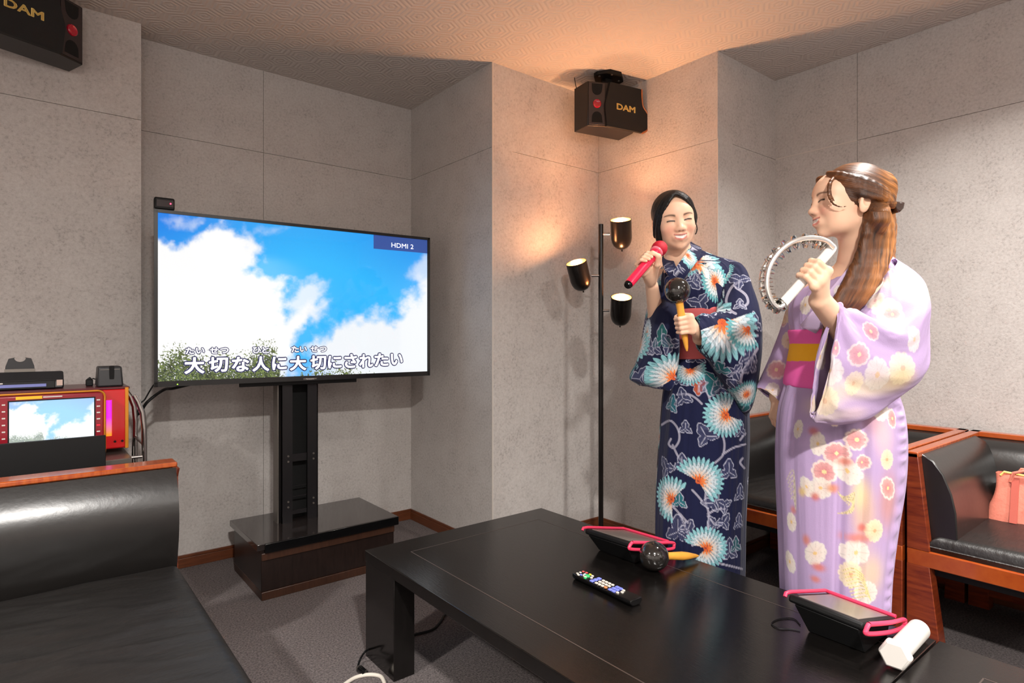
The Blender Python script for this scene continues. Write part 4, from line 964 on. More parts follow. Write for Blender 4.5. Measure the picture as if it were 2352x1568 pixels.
# ---------------------------------------------------------------- cloth
class Cloth:
    def __init__(s, keys, nv, nu, disp=None, inner=True, e=1.0, closed_end=None):
        # keys: (pxA,pyA,dA, pxB,pyB,dB, thickness[, depth-lean]) ring through two pixel points
        K = []
        for q in keys:
            A = at(*q[:3]); B = at(*q[3:6]); th = q[6]; c = (A+B)/2; u = (B-A)/2
            n = FV-nrm(u)*np.dot(FV, nrm(u)); K.append(np.concatenate([c, u, nrm(n)*th+UV*(q[7] if len(q) > 7 else 0)]))
        if closed_end:      # close by folding inside
            last = K[-1].copy(); 
            for f, back in closed_end: 
                q = last.copy(); q[:3] = last[:3]+(K[-2-0][:3]-last[:3])*back; q[3:] *= f; K.append(q)
        P = crom(K, nv); th = np.linspace(0, 2*PI, nu, endpoint=False)
        c = np.sign(np.cos(th))*np.abs(np.cos(th))**e; sn = np.sign(np.sin(th))*np.abs(np.sin(th))**e
        V = P[:, None, :3]+P[:, None, 3:6]*c[None, :, None]+P[:, None, 6:9]*sn[None, :, None]
        s.S = np.repeat(np.linspace(0, 1, nv), nu); s.TH = np.tile(th, nv)
        s.V = V.reshape(-1, 3); s.F = grid_faces(nv, nu, True); s.nv, s.nu = nv, nu
        ctr = np.repeat(P[:, :3], nu, 0); s.ctr = ctr
        s.norm()
        if disp is not None: s.V = s.V+s.N*disp(s)[:, None]; s.norm()
    def norm(s):
        G = s.V.reshape(s.nv, s.nu, 3); du = np.roll(G, -1, 1)-np.roll(G, 1, 1); dv = np.gradient(G, axis=0)
        n = np.cross(du, dv).reshape(-1, 3); n /= np.maximum(np.linalg.norm(n, axis=1), 1e-9)[:, None]
        if np.mean(np.sum(n*(s.V-s.ctr), 1)) < 0: n = -n; s.flip = True
        else: s.flip = False
        s.N = n
    def start(s, base): s.C = np.tile(lin(base), (len(s.V), 1)); x, y, d = proj(s.V); s.px = np.stack([x, y], 1); s.d = d; s.vis = np.sum(s.N*(s.V-np.array([0, 0, HC])), 1) < 0
    def find(s, px, py):
        q = np.hypot(s.px[:, 0]-px, s.px[:, 1]-py); m = s.vis & (q < 9)
        if not m.any(): return None
        i = np.where(m)[0]; near = i[s.d[i] < s.d[i].min()+.05]; return near[np.argmin(q[near])]
    def patch(s, i, rad, ang=0.0):
        # local metres around vertex i: (index list, coordinates right/up in its tangent plane)
        c = s.V[i]; n = s.N[i]; D = s.V-c; m = (np.linalg.norm(D, axis=1) < rad) & (s.N@n > .15)
        idx = np.where(m)[0]; a = np.cross(UV, n); a = nrm(a) if np.linalg.norm(a) > .1 else RV
        if np.dot(a, RV) < 0 and s.vis[i]: a = a
        b = np.cross(n, a); x = D[idx]@a; y = D[idx]@b; ca, sa = math.cos(ang), math.sin(ang)
        return idx, np.stack([x*ca+y*sa, -x*sa+y*ca], 1)
    def build(s, name, m, parent):
        return mesh_np(name, s.V, s.F[:, ::-1] if not s.flip else s.F, m, parent, s.C)

def pet_rows(L, rows):
    # chrysanthemum: list of (r_in, r_out, n, tip colour, base colour); returns colour and weight
    r = np.hypot(*L.T); a = np.arctan2(L[:, 1], L[:, 0]); col = np.zeros((len(L), 3)); w = np.zeros(len(L))
    for k, (r0, r1, n, c1, c0) in enumerate(rows):
        q = (a*n/(2*PI)+.5*(k % 2)) % 1-.5; t = np.clip((r-r0)/(r1-r0), 0, 1)
        hw = .53*np.clip(1-t**2.4, 0, 1)**.75; on = (r > r0) & (r < r1) & (np.abs(q) < hw)
        e = sstep(.66, .98, np.abs(q)/np.maximum(hw, .01))
        c = lin(c0)[None]*(1-t[:, None])+lin(c1)[None]*t[:, None]; c = c*(1-.72*e[:, None])+np.array([.012, .016, .045])*e[:, None]*.7
        col[on] = c[on]; w[on] = 1
    return col, w
def mum(cl, px, py, R, fan=None, tone=0, sx=1.0, sy=1.0, ang=0.0, idx=None):
    i = cl.find(px, py) if idx is None else idx
    if i is None: return
    ix, L = cl.patch(i, R*1.25/min(sx, sy), ang); L = L/np.array([sx, sy])
    tip, mid = [((140, 198, 206), (196, 214, 222)), ((110, 178, 184), (196, 214, 214)), ((206, 222, 232), (160, 190, 205))][tone]
    rows = []
    for k in range(7):
        ro = R*(1-.115*k); q = k/6; cc = [tip, tip, mid, (208, 220, 226), (222, 214, 208), (228, 200, 182), (236, 138, 78)][k]
        rows.append((max(0, ro-.34*R), ro, (30, 28, 26, 23, 19, 15, 11)[k], cc, tuple(int(x*.80) for x in cc)))
    rows.append((0, .22*R, 9, (230, 116, 56), (196, 76, 34)))
    c, w = pet_rows(L, rows)
    if fan is not None:
        a = np.degrees(np.arctan2(L[:, 1], L[:, 0])); q = (a-fan[0]+180) % 360-180; w = w*((np.abs(q) < fan[1]) | (np.hypot(*L.T) < .12*R))
    cl.C[ix] = cl.C[ix]*(1-w[:, None])+c*w[:, None]
def strokes(cl, pts, wd=.0034, col=(176, 174, 190), closed=False, depth=.25):
    # a painted line through pixel points, drawn along the cloth surface
    P = crom(pts, max(24, 8*len(pts))) if len(pts) > 2 else np.array(pts, float)
    px_w = wd*FOC/np.median(cl.d); bb0, bb1 = P.min(0)-12, P.max(0)+12
    m = cl.vis & (cl.px[:, 0] > bb0[0]) & (cl.px[:, 0] < bb1[0]) & (cl.px[:, 1] > bb0[1]) & (cl.px[:, 1] < bb1[1]); ix = np.where(m)[0]
    if not len(ix): return
    d = pline_dist(cl.px[ix], P); w = np.clip((px_w-d)/1.2+.5, 0, 1); line = 1-.45*np.exp(-(d/(px_w*.35))**2)
    cl.C[ix] = cl.C[ix]*(1-w[:, None])+lin(col)[None]*line[:, None]*w[:, None]
def leaf(cl, px, py, R, ang=0.0, lobes=3, fill=None, idx=None, col=(176, 178, 196)):
    R = R*1.18
    i = cl.find(px, py) if idx is None else idx
    if i is None: return
    ix, L = cl.patch(i, R*1.7, math.radians(ang)); x = L[:, 0]; y = L[:, 1]; r = np.hypot(x, y); a = np.arctan2(x, y)
    Rr = R*(.70+.26*np.cos(lobes*a)+.12*np.cos(a)+.07*np.cos(9*a)); lw = .0016
    ins = r < Rr
    if fill is not None: cl.C[ix] = mixc(cl.C[ix], lin(fill), ins*.95)
    else: cl.C[ix] = mixc(cl.C[ix], lin((70, 74, 106)), ins*(.35+.45*(np.sin(y*1500+np.abs(x)*900) > .2)))
    w = np.clip((lw-np.abs(r-Rr))/.0009+.5, 0, 1); cl.C[ix] = mixc(cl.C[ix], lin(col), w*.95)
    for k in range(lobes):
        va = 2*PI*k/lobes; tx, ty = math.sin(va), math.cos(va); dd = np.abs(x*ty-y*tx); al = x*tx+y*ty
        v = np.clip((.0012-dd)/.0008+.5, 0, 1)*(al > 0)*(al < R*.8); cl.C[ix] = mixc(cl.C[ix], lin(col), v*.9)
ALPHA = [1.0]
def rosette(cl, px, py, R, n=8, tip=(236, 226, 214), base=(220, 150, 130), core=(226, 170, 80), wdt=.95, rim=None, idx=None, sx=1.0, ang=0.0, a=.9):
    i = cl.find(px, py) if idx is None else idx
    if i is None: return
    ix, L = cl.patch(i, R*1.15, ang); L = L/np.array([sx, 1]); r = np.hypot(*L.T); t = np.arctan2(L[:, 1], L[:, 0])
    Rr = R*(.86+.13*np.abs(np.cos(n*t/2))**.6); w = 1-sstep(.93, 1.04, r/Rr)
    k = np.clip(r/R, 0, 1)[:, None]; c = lin(base)*(1-k)+lin(tip)*k
    pet = np.abs(np.sin(n*t/2))[:, None]; c = c*(1-.16*(pet < .16)*(k > .2))
    if rim is not None: c = np.where((r/Rr > .80)[:, None], lin(rim)[None], c)
    c = np.where(k < .17, lin(core)[None], c)
    a = a*ALPHA[0]; cl.C[ix] = cl.C[ix]*(1-a*w[:, None])+c*a*w[:, None]
def blob(cl, px, py, rx, ry, col, a=.7, ang=0.0):
    i = cl.find(px, py)
    if i is None: return
    ix, L = cl.patch(i, max(rx, ry)*2, ang); w = np.exp(-((L[:, 0]/rx)**2+(L[:, 1]/ry)**2)**1.5)*a; cl.C[ix] = mixc(cl.C[ix], lin(col), w)
def band(pts, wd, th, tilt=None, n=60):
    # collar: flat strip along 3D points; returns MB-like verts/faces ; pts rows (px,py,d, nx,ny(dir of width in px), ...)
    pass

M_skin = mat('skin', (236, 190, 160), 0.45, vc=True, spec=0.4)
M_skin.node_tree.nodes['Principled BSDF'].inputs['Subsurface Weight'].default_value = .12
M_skin.node_tree.nodes['Principled BSDF'].inputs['Subsurface Radius'].default_value = (.012, .005, .003)
M_navy = mat('navy_printed_cotton', (20, 24, 56), 0.8, vc=True, bump=.0006, bscale=300, spec=.2, sheen=.1)
M_lilac = mat('lilac_printed_cotton', (196, 172, 206), 0.75, vc=True, bump=.0006, bscale=300, spec=.25, sheen=.1)

def hair_mat(name, c1, c2):
    m = mat(name, c1, .42, vc=True, spec=.4); t = NT(m); b = t.b
    src = b.inputs['Base Color'].links[0].from_socket
    a = t.node('ShaderNodeAttribute', attribute_name='Strand'); mp = t.node('ShaderNodeMapping'); mp.inputs['Scale'].default_value = (520, 5, 1); t.link(a.outputs['Vector'], mp.inputs['Vector'])
    n = t.node('ShaderNodeTexNoise', Scale=1.0, Detail=4, Roughness=.6); t.link(mp.outputs[0], n.inputs['Vector'])
    r = t.node('ShaderNodeMapRange'); r.inputs[1].default_value = .3; r.inputs[2].default_value = .7; r.inputs[3].default_value = .45; r.inputs[4].default_value = 1.35; t.link(n.outputs['Fac'], r.inputs[0])
    x = t.node('ShaderNodeMix', data_type='RGBA', blend_type='MULTIPLY'); x.inputs[0].default_value = 1; t.link(src, x.inputs[6]); t.link(r.outputs[0], x.inputs[7]); t.link(x.outputs[2], b.inputs['Base Color'])
    bp = t.node('ShaderNodeBump', Strength=.7, Distance=.002); t.link(n.outputs['Fac'], bp.inputs['Height']); t.link(bp.outputs[0], b.inputs['Normal'])
    return m
M_hairA = hair_mat('black_hair', (30, 24, 22), (10, 8, 8)); M_hairB = hair_mat('brown_hair', (150, 82, 34), (70, 34, 16))
SKIN = (238, 194, 164)

def px3(*q): return [at(*p) for p in q]
def ribbon(name, m, parent, path, wvec, wd, th, base, pat=None, n=220, k=16):
    # flat garment band following path; wvec: width direction rows
    P = crom(path, n); Wv = crom(wvec, n); T_ = np.gradient(P, axis=0); T_ /= np.linalg.norm(T_, axis=1)[:, None]
    Wv = Wv-T_*np.sum(Wv*T_, 1)[:, None]; Wv /= np.linalg.norm(Wv, axis=1)[:, None]; Nn = np.cross(T_, Wv)
    a = np.linspace(0, 2*PI, 4*k, endpoint=False); c = np.sign(np.cos(a))*np.abs(np.cos(a))**.3; s_ = np.sin(a)
    wdv = np.interp(np.linspace(0, 1, n), np.linspace(0, 1, len(wd)), wd) if hasattr(wd, '__len__') else np.full(n, wd)
    V = P[:, None]+Wv[:, None]*(c[None, :, None]*wdv[:, None, None]/2)+Nn[:, None]*(s_[None, :, None]*th/2)
    o = Cloth.__new__(Cloth); o.V = V.reshape(-1, 3); o.nv, o.nu = n, 4*k; o.F = grid_faces(n, 4*k, True); o.ctr = np.repeat(P, 4*k, 0); o.norm(); o.start(base)
    if pat: pat(o)
    return o.build(name, m, parent)

def hair_build(S, Hd, name, m, parent, dark, mid, light, sid, glow):
    V, F = S.mesh(.0024, smooth=1); L = Hd.l(V); a, along = sid(V, L)       # strand coordinate (metres) and position along it
    n1 = fbm(np.stack([a*150, along*4, a*0+1], -1), 3); n2 = fbm(np.stack([a*60, along*3, a*0+7], -1), 3)
    G = np.zeros_like(V)
    for k in range(4):
        e1 = V[F[:, (k+1) % 4]]-V[F[:, k]]; e2 = V[F[:, (k+3) % 4]]-V[F[:, k]]; np.add.at(G, F[:, k], np.cross(e1, e2))
    G /= np.maximum(np.linalg.norm(G, axis=1), 1e-12)[:, None]
    V = V+G*((n1-.5)*.0014+(n2-.5)*.0030)[:, None]
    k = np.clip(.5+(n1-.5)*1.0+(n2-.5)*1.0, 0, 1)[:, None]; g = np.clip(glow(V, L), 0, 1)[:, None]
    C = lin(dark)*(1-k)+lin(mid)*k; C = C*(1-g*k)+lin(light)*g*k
    o = mesh_np(name, V, F, m, parent, C)
    at_ = o.data.attributes.new('Strand', 'FLOAT_VECTOR', 'POINT'); at_.data.foreach_set('vector', np.stack([a, along, a*0], 1).astype(np.float32).ravel())
    return o
# ================================================================ WOMAN IN NAVY
DENS = 1.0
def dn(n): return int(n*DENS)
gA = at(1608, 1470, 2.17); gA[2] = 0
A_ = thing('person', 'person in navy flowered kimono smiling and singing into a pink microphone', 'person', gA)
S = SDF(); HA = Head(at(1549, 508, 2.09), -FV-.05*RV-.15*UV, UV-.12*RV, .90)
HA.build(S)
nb = at(1563, 610, 2.15); S.cone(HA.w((0, .020, -.055)), nb, .045, .047, .02); S.cone(nb, at(1585, 668, 2.18), .05, .085, .04)
shL, elL, wrL = at(1662, 642, 2.13), at(1718, 758, 2.03), at(1608, 776, 2.0)
shR, elR, wrR = at(1537, 634, 2.23), at(1513, 766, 2.23), at(1497, 656, 2.06)
S.cone(at(1600, 648, 2.17), shL, .052, .036, .02); S.cone(at(1570, 640, 2.18), shR, .055, .044, .03)
S.chain([at(1585, 668, 2.18), at(1598, 770, 2.18), at(1606, 860, 2.18)], [.085, .078, .10], .04)
for px in (1588, 1636):
    S.chain([at(px, 890, 2.18), at(px, 1150, 2.17), W((px-1176)/FOC*2.17, 2.17, .09)], [.072, .058, .040], .02)
    S.cone(W((px-1176)/FOC*2.17, 2.18, .045), W((px-1176)/FOC*2.15, 2.04, .035), .036, .028, .02)
S.chain([shL, elL], [.036, .033], .01); S.chain([elL, elL+(wrL-elL)*.35, wrL], [.036, .035, .025], .008)
S.chain([shR, elR], [.040, .030], .01); S.chain([elR, elR+(wrR-elR)*.35, wrR], [.029, .0295, .0215], .008)
micT, micH = at(1440, 657, 1.89), at(1516, 569, 2.0); wm = nrm(micH-micT); cm = at(1496, 606, 1.97)
cm = micT+wm*np.dot(cm-micT, wm)
grip(S, cm-wm*.012, wm, FV*.8+(RV*.76-UV*.65)*.75, -RV*.76+UV*.65, .0155, wrR, .86)
marB, marT = at(1556, 667, 1.93), at(1578, 806, 1.95); wa = nrm(marB-marT); cg = marB+(marT-marB)*.56
grip(S, cg, wa, RV*.8-FV*.35, -FV-.2*RV, .0125, wrL, .88)
V, F = S.mesh(.0023)
C = np.tile(lin(SKIN), (len(V), 1)); HA.paint(V, C, (58, 42, 36))
mesh_np('body', V, F, M_skin, A_, C)

# hair: parted, drawn back, with loose side locks
def hair_shell(Hd, S, a, r, cut):
    Hd.ell(S, a, r, k=.01)
    for c, q, k in cut: Hd.ell(S, c, q, k=k, op=-1)
S = SDF(); hair_shell(HA, S, (0, .020, .034), (.0815, .097, .0865), [((-.006, -.085, -.030), (.062, .075, .098), .010), ((0, -.01, -.115), (.12, .13, .075), .012)])
for pts, r0, r1 in (([(-.004, -.068, .100), (-.030, -.078, .074), (-.052, -.066, .036), (-.062, -.048, -.004), (-.064, -.030, -.040), (-.060, -.018, -.066)], .0050, .0042), ([(-.006, -.064, .101), (-.040, -.068, .074), (-.062, -.052, .030), (-.072, -.030, -.015), (-.072, -.012, -.05), (-.066, .0, -.075)], .0075, .006), ([(-.006, -.056, .106), (-.046, -.052, .080), (-.070, -.034, .035), (-.078, -.008, -.015), (-.076, .010, -.05)], .0075, .006),
                (([(.0, -.068, .100), (.030, -.076, .076), (.054, -.062, .038), (.066, -.040, .006), (.074, -.012, -.016)]), .0055, .005), (([(.002, -.060, .104), (.038, -.062, .080), (.062, -.044, .042), (.074, -.020, .008), (.078, .01, -.02)]), .007, .006), ([(.067, -.036, .006), (.072, -.028, -.012), (.0775, -.024, -.034), (.075, -.022, -.050), (.069, -.022, -.060)], .0026, .0014)):
    P = crom(pts, 16); S.chain([HA.w(p) for p in P], list(np.linspace(r0, r1, 16)*.9), .007 if r0 > .003 else .002)
S.ell(HA.w((0, .112, -.02)), (.04, .03, .04), None, .01)
hair_build(S, HA, 'hair', M_hairA, A_, (9, 7, 7), (30, 24, 22), (70, 58, 52), lambda V, L: (L[:, 1]*.9+L[:, 2]*.25, L[:, 2]*6), lambda V, L: sstep(.07, .11, L[:, 2])*.5)

def foldsA(s):
    th, v = s.TH, s.S
    n = fbm(np.stack([np.cos(th)*2.2+5, np.sin(th)*2.2+5, v*2.2], -1), 3)-.5
    f = fbm(np.stack([np.cos(th)*7+9, np.sin(th)*7+9, v*1.4+np.cos(th)*1.3], -1), 3)-.5
    return .012*n+.010*f
bd = Cloth([(1512, 1453, 2.17, 1698, 1453, 2.17, .135), (1508, 1310, 2.17, 1705, 1310, 2.17, .135), (1507, 1200, 2.17, 1707, 1200, 2.17, .135), (1510, 1100, 2.17, 1711, 1100, 2.17, .138), (1517, 1000, 2.17, 1714, 1000, 2.17, .14), (1524, 910, 2.17, 1711, 910, 2.17, .135),
            (1536, 850, 2.18, 1700, 850, 2.18, .12), (1546, 800, 2.18, 1688, 800, 2.18, .108), (1536, 750, 2.18, 1686, 750, 2.18, .108), (1524, 700, 2.18, 1692, 695, 2.17, .118), (1517, 662, 2.19, 1692, 655, 2.17, .118), (1518, 634, 2.20, 1690, 622, 2.16, .105), (1526, 612, 2.20, 1672, 598, 2.16, .085, .012), (1532, 602, 2.19, 1630, 584, 2.16, .072, .030), (1533, 598, 2.18, 1603, 576, 2.16, .066, .036)], dn(640), dn(440), foldsA)
sl = Cloth([(1632, 648, 2.18, 1654, 592, 2.18, .042), (1640, 662, 2.12, 1700, 608, 2.12, .062), (1646, 694, 2.07, 1726, 664, 2.07, .068), (1648, 714, 2.03, 1743, 738, 2.04, .07), (1643, 717, 2.00, 1741, 838, 2.05, .068), (1633, 718, 1.98, 1716, 946, 2.07, .060), (1619, 720, 1.965, 1672, 900, 2.05, .055), (1607, 724, 1.96, 1628, 832, 2.0, .048), (1599, 729, 1.96, 1606, 808, 1.98, .044)],
           dn(300), dn(300), lambda s: .012*(fbm(np.stack([np.cos(s.TH)*1.7+s.S*5, np.sin(s.TH)*1.7+3, s.S*6], -1), 3)-.5), closed_end=[(.90, .02), (.86, .25)])
sr = Cloth([(1519, 614, 2.22, 1560, 636, 2.22, .045), (1504, 668, 2.235, 1546, 676, 2.20, .048), (1495, 706, 2.235, 1550, 708, 2.06, .040), (1487, 735, 2.235, 1553, 742, 2.035, .036), (1477, 790, 2.22, 1557, 795, 2.04, .040), (1463, 832, 2.20, 1556, 842, 2.055, .040), (1447, 866, 2.19, 1550, 880, 2.05, .030), (1458, 878, 2.18, 1538, 897, 2.06, .012), (1470, 884, 2.18, 1530, 896, 2.07, .002)],
           dn(240), dn(280), lambda s: .009*(fbm(np.stack([np.cos(s.TH)*1.7+s.S*5, np.sin(s.TH)*1.7+7, s.S*4], -1), 3)-.5))
NAVY = (19, 24, 58)
for cl in (bd, sl, sr): cl.start(NAVY)
# painted vines first, then leaves, then chrysanthemums
GR = (168, 166, 184)
for pts in ([(1555, 906), (1580, 905), (1598, 914), (1612, 927)], [(1520, 975), (1540, 966), (1557, 985), (1560, 1010), (1548, 1028), (1536, 1020), (1541, 1008)], [(1660, 1000), (1664, 1020), (1660, 1045), (1643, 1062)], [(1660, 1043), (1685, 1028), (1712, 1020)], [(1545, 1022), (1556, 1045), (1566, 1060)],
            [(1622, 1128), (1620, 1150), (1628, 1180), (1625, 1210), (1608, 1238), (1590, 1252)], [(1590, 1125), (1604, 1140), (1624, 1165)], [(1626, 1180), (1645, 1170), (1665, 1168)], [(1626, 1185), (1645, 1205), (1660, 1200)], [(1626, 1200), (1628, 1225), (1632, 1240)], [(1545, 1163), (1560, 1180), (1578, 1220), (1590, 1250)], [(1562, 1180), (1575, 1195), (1580, 1200)], [(1650, 1293), (1680, 1300), (1704, 1306)],
            [(1616, 890), (1626, 905), (1632, 922)], [(1700, 1010), (1712, 995)], [(1535, 700), (1530, 730), (1550, 742)], [(1571, 640), (1590, 622)], [(1553, 632), (1575, 622), (1600, 600)], [(1500, 905), (1510, 920)], [(1710, 1075), (1700, 1062), (1706, 1052)]):
    strokes(bd, pts, .0034, GR)
for pts in ([(1648, 572), (1644, 590), (1646, 600)], [(1700, 646), (1680, 660), (1668, 690), (1678, 712), (1690, 720)], [(1690, 660), (1712, 676), (1718, 694), (1708, 703), (1698, 697), (1702, 690)], [(1740, 800), (1722, 830), (1708, 850), (1702, 878), (1712, 905), (1722, 915)], [(1672, 748), (1700, 772), (1740, 770)], [(1706, 850), (1690, 853), (1680, 862)]):
    strokes(sl, pts, .0038, GR)
for px, py, R, an, f in [(1568, 915, .030, 20, None), (1540, 930, .030, -10, (40, 96, 110)), (1622, 1002, .036, 30, None), (1575, 985, .022, 0, None), (1566, 1068, .030, 0, None), (1530, 1075, .034, 40, None), (1675, 1083, .034, 0, None), (1556, 1222, .045, 0, None), (1580, 1215, .028, -20, None), (1640, 1155, .030, 90, None), (1664, 1160, .026, 60, None), (1640, 1205, .026, 30, None), (1663, 1200, .026, -30, None), (1560, 1152, .026, 0, (34, 100, 110)), (1700, 1135, .028, 0, None), (1697, 1200, .026, 0, None), (1675, 1268, .036, 0, None), (1690, 1255, .026, 0, (34, 84, 92)), (1604, 882, .030, 180, (172, 84, 60)), (1622, 880, .028, 150, None), (1562, 870, .034, 0, None), (1542, 700, .026, 0, None), (1606, 694, .036, 200, None), (1604, 630, .036, 200, None), (1590, 645, .028, 220, None), (1700, 990, .028, 0, None), (1640, 875, .040, 160, (34, 100, 108)), (1655, 890, .03, 120, None), (1528, 1175, .03, 0, None), (1530, 660, .03, 0, (40, 60, 120)), (1520, 684, .022, 0, (180, 84, 66)), (1598, 820, .03, 0, None)]:
    leaf(bd, px, py, R, an, 3, f)
for px, py, R, an, f in [(1668, 592, .038, 160, None), (1698, 643, .034, 60, None), (1735, 745, .032, 0, None), (1720, 820, .034, 0, None), (1725, 842, .026, 120, None), (1690, 855, .03, 90, None), (1712, 925, .04, 180, (30, 92, 100)), (1690, 890, .03, 40, None), (1655, 850, .03, 0, (34, 100, 108)), (1700, 700, .02, 0, None)]:
    leaf(sl, px, py, R, an, 3, f)
for px, py, R, an, f in [(1520, 780, .042, 0, (36, 96, 96)), (1538, 792, .034, 40, None), (1505, 800, .03, 120, None), (1490, 800, .03, 0, None), (1480, 740, .03, 0, None), (1470, 870, .045, 90, None), (1505, 884, .04, 60, None)]:
    leaf(sr, px, py, R, an, 3, f)
mum(bd, 1668, 952, .078, fan=(200, 140)); mum(bd, 1604, 1104, .084, fan=(48, 108)); mum(bd, 1543, 1148, .082, fan=(160, 112)); mum(bd, 1622, 1258, .074, fan=(20, 150)); mum(bd, 1508, 1005, .045, tone=1)
mum(bd, 1642, 645, .078, sx=.62, sy=1.0, ang=.12, tone=1, fan=(120, 150)); mum(bd, 1585, 850, .055, fan=(270, 120)); mum(bd, 1582, 600, .05, fan=(240, 110))
mum(sl, 1658, 742, .125, fan=(-70, 88)); mum(sl, 1718, 755, .075, fan=(-130, 80), tone=1); mum(sl, 1655, 640, .065, tone=1, sx=.7); mum(sl, 1716, 905, .05, tone=1)
mum(sr, 1548, 866, .085, fan=(140, 80)); mum(sr, 1484, 770, .06, tone=2, sx=.6); mum(sr, 1488, 700, .05, tone=1, sx=.6)
rr = np.random.default_rng(11)
for cl, k in ((bd, 34), (sl, 8), (sr, 6)):      # the far side of the cloth carries the same print
    bk = np.where(~cl.vis)[0]
    for q in range(k*2): leaf(cl, 0, 0, rr.uniform(.024, .04), rr.uniform(0, 360), 3, (34, 96, 104) if rr.random() < .2 else None, idx=rr.choice(bk))
    for q in range(k//2): mum(cl, 0, 0, rr.uniform(.06, .085), fan=(rr.uniform(0, 360), rr.uniform(90, 150)), idx=rr.choice(bk))
bd.build('kimono', M_navy, A_); sl.build('sleeve', M_navy, A_); sr.build('sleeve', M_navy, A_)
def colA(c):
    mum(c, 1582, 588, .055, fan=(0, 180), tone=0, sx=.6); leaf(c, 1590, 566, .03, 20, 3); leaf(c, 1560, 620, .02, 20, 3)
ribbon('collar', M_navy, A_, px3((1562, 560, 2.25), (1584, 560, 2.22), (1597, 566, 2.14), (1588, 590, 2.065), (1570, 616, 2.035), (1550, 644, 2.035), (1532, 690, 2.045)), np.array([RV*.3+UV*-.9, RV*.6-UV*.8, RV*.9-UV*.3, RV*.85-UV*.35, RV*.8-UV*.45, RV*.8-UV*.5, RV*.8-UV*.5]), .046, .008, NAVY, colA)
ribbon('collar', M_navy, A_, px3((1562, 566, 2.25), (1544, 574, 2.22), (1534, 590, 2.15), (1538, 612, 2.08), (1552, 634, 2.05), (1566, 655, 2.05)), np.array([-UV, -RV*.6-UV*.8, -RV*.9-UV*.2, -RV*.85-UV*.35, -RV*.8-UV*.4, -RV*.8-UV*.4]), .040, .007, NAVY, lambda c: leaf(c, 1536, 615, .024, 0, 3))
def ring(name, m, parent, rows, col, n1=60, n2=120, pat=None):
    o = Cloth(rows, n1, n2, None, e=.95); o.start(col)
    if pat: pat(o)
    return o.build(name, m, parent)
M_obi = mat('coral_obi', (196, 92, 90), .7, vc=True, bump=.0005, bscale=260)
ring('obi', M_obi, A_, [(1544, 822, 2.18, 1693, 816, 2.18, .100), (1541, 821, 2.18, 1695, 815, 2.18, .120), (1538, 790, 2.18, 1692, 785, 2.18, .121), (1529, 745, 2.18, 1692, 738, 2.18, .122), (1523, 716, 2.18, 1696, 706, 2.18, .125), (1527, 714, 2.18, 1690, 705, 2.18, .112)], (192, 86, 86))

# pink microphone in her hand
t = thing('microphone', 'pink wireless microphone held to the mouth of the woman in navy', 'microphone', micT)
L = np.linalg.norm(micH-micT)
M_mpink = mat('pink_microphone', (232, 24, 70), 0.28, coat=.4); M_mhead = mat('red_mesh_grille', (196, 10, 44), 0.45, bump=.0012, bscale=700)
MB().lathe([(.0, .012), (.0140, .012), (.0148, .020), (.0152, .10), (.0165, L*.80), (.0175, L*.86), (.016, L*.865), (0, L*.865)], micT, wm, 32).build('barrel', M_mpink, t)
MB().lathe([(0, 0), (.010, 0), (.0128, .004), (.0136, .013), (0, .0135)], micT, wm, 28).build('end_cap', M_gloss, t)
MB().lathe([(.015, L*.862), (.0195, L*.868), (.0215, L*.872), (.0215, L*.90), (.019, L*.905)], micT, wm, 32).build('collar_ring', mat('pale_ring', (236, 120, 140), .2), t)
MB().lathe([(.018, L*.90), (.0245, L*.93), (.0262, L*.97), (.0250, L*1.02), (.0195, L*1.065), (.010, L*1.085), (0, L*1.09)], micT, wm, 32).build('grille', M_mhead, t)
maraca('black maraca with yellow handle shaken by the woman in navy', marB, marT-marB, .040, np.linalg.norm(marT-marB)-.040)
# ================================================================ WOMAN IN LILAC
gB = at(1925, 1575, 1.84); gB[2] = 0
B_ = thing('person', 'person in lilac flowered kimono with long brown hair holding a silver tambourine', 'person', gB)
S = SDF(); HB = Head(at(1941, 466, 1.76), -RV+.06*FV+.02*UV, UV+.02*RV, .945)
HB.build(S)
nb = at(1975, 612, 1.81); S.cone(HB.w((0, .026, -.050)), nb, .046, .050, .02); S.cone(nb, at(1945, 690, 1.85), .055, .09, .04)
shL, elL, wrL = at(2040, 655, 1.74), at(1990, 822, 1.70), at(1883, 690, 1.56)
shR, elR, wrR = at(1868, 660, 1.96), at(1810, 818, 2.02), at(1785, 912, 2.0)
S.cone(at(1975, 650, 1.82), shL, .055, .048, .03); S.cone(at(1940, 655, 1.86), shR, .055, .045, .03)
S.chain([at(1945, 690, 1.85), at(1930, 800, 1.85), at(1935, 890, 1.86)], [.09, .082, .11], .04)
for px, dd in ((1910, 1.93), (1945, 1.78)):
    S.chain([at(px, 910, dd), W((px-1176)/FOC*dd, dd, .48), W((px-1170)/FOC*dd, dd, .09)], [.09, .060, .042], .02)
    S.cone(W((px-1165)/FOC*dd, dd, .045), W((px-1165)/FOC*dd-.13, dd, .035), .037, .029, .02)
S.chain([shL, elL], [.045, .038], .01); S.chain([elL, elL+(wrL-elL)*.35, wrL], [.038, .0375, .0275], .008)
S.chain([shR, elR], [.044, .036], .01); S.chain([elR, elR+(wrR-elR)*.35, wrR], [.034, .033, .025], .008)
hdA, hdB = at(1908, 573, 1.535), at(1797, 698, 1.535); wt = nrm(hdA-hdB); ct = at(1861, 627, 1.535); ct = hdB+wt*np.dot(ct-hdB, wt)
grip(S, ct, wt, RV*.75-UV*.66-FV*.25, -FV, .0115, wrL, .95)
hand_relaxed(S, wrR, -UV*1.0-RV*.05, RV*.9+FV*.25, -RV*.35-FV*.9, .86)
V, F = S.mesh(.0023)
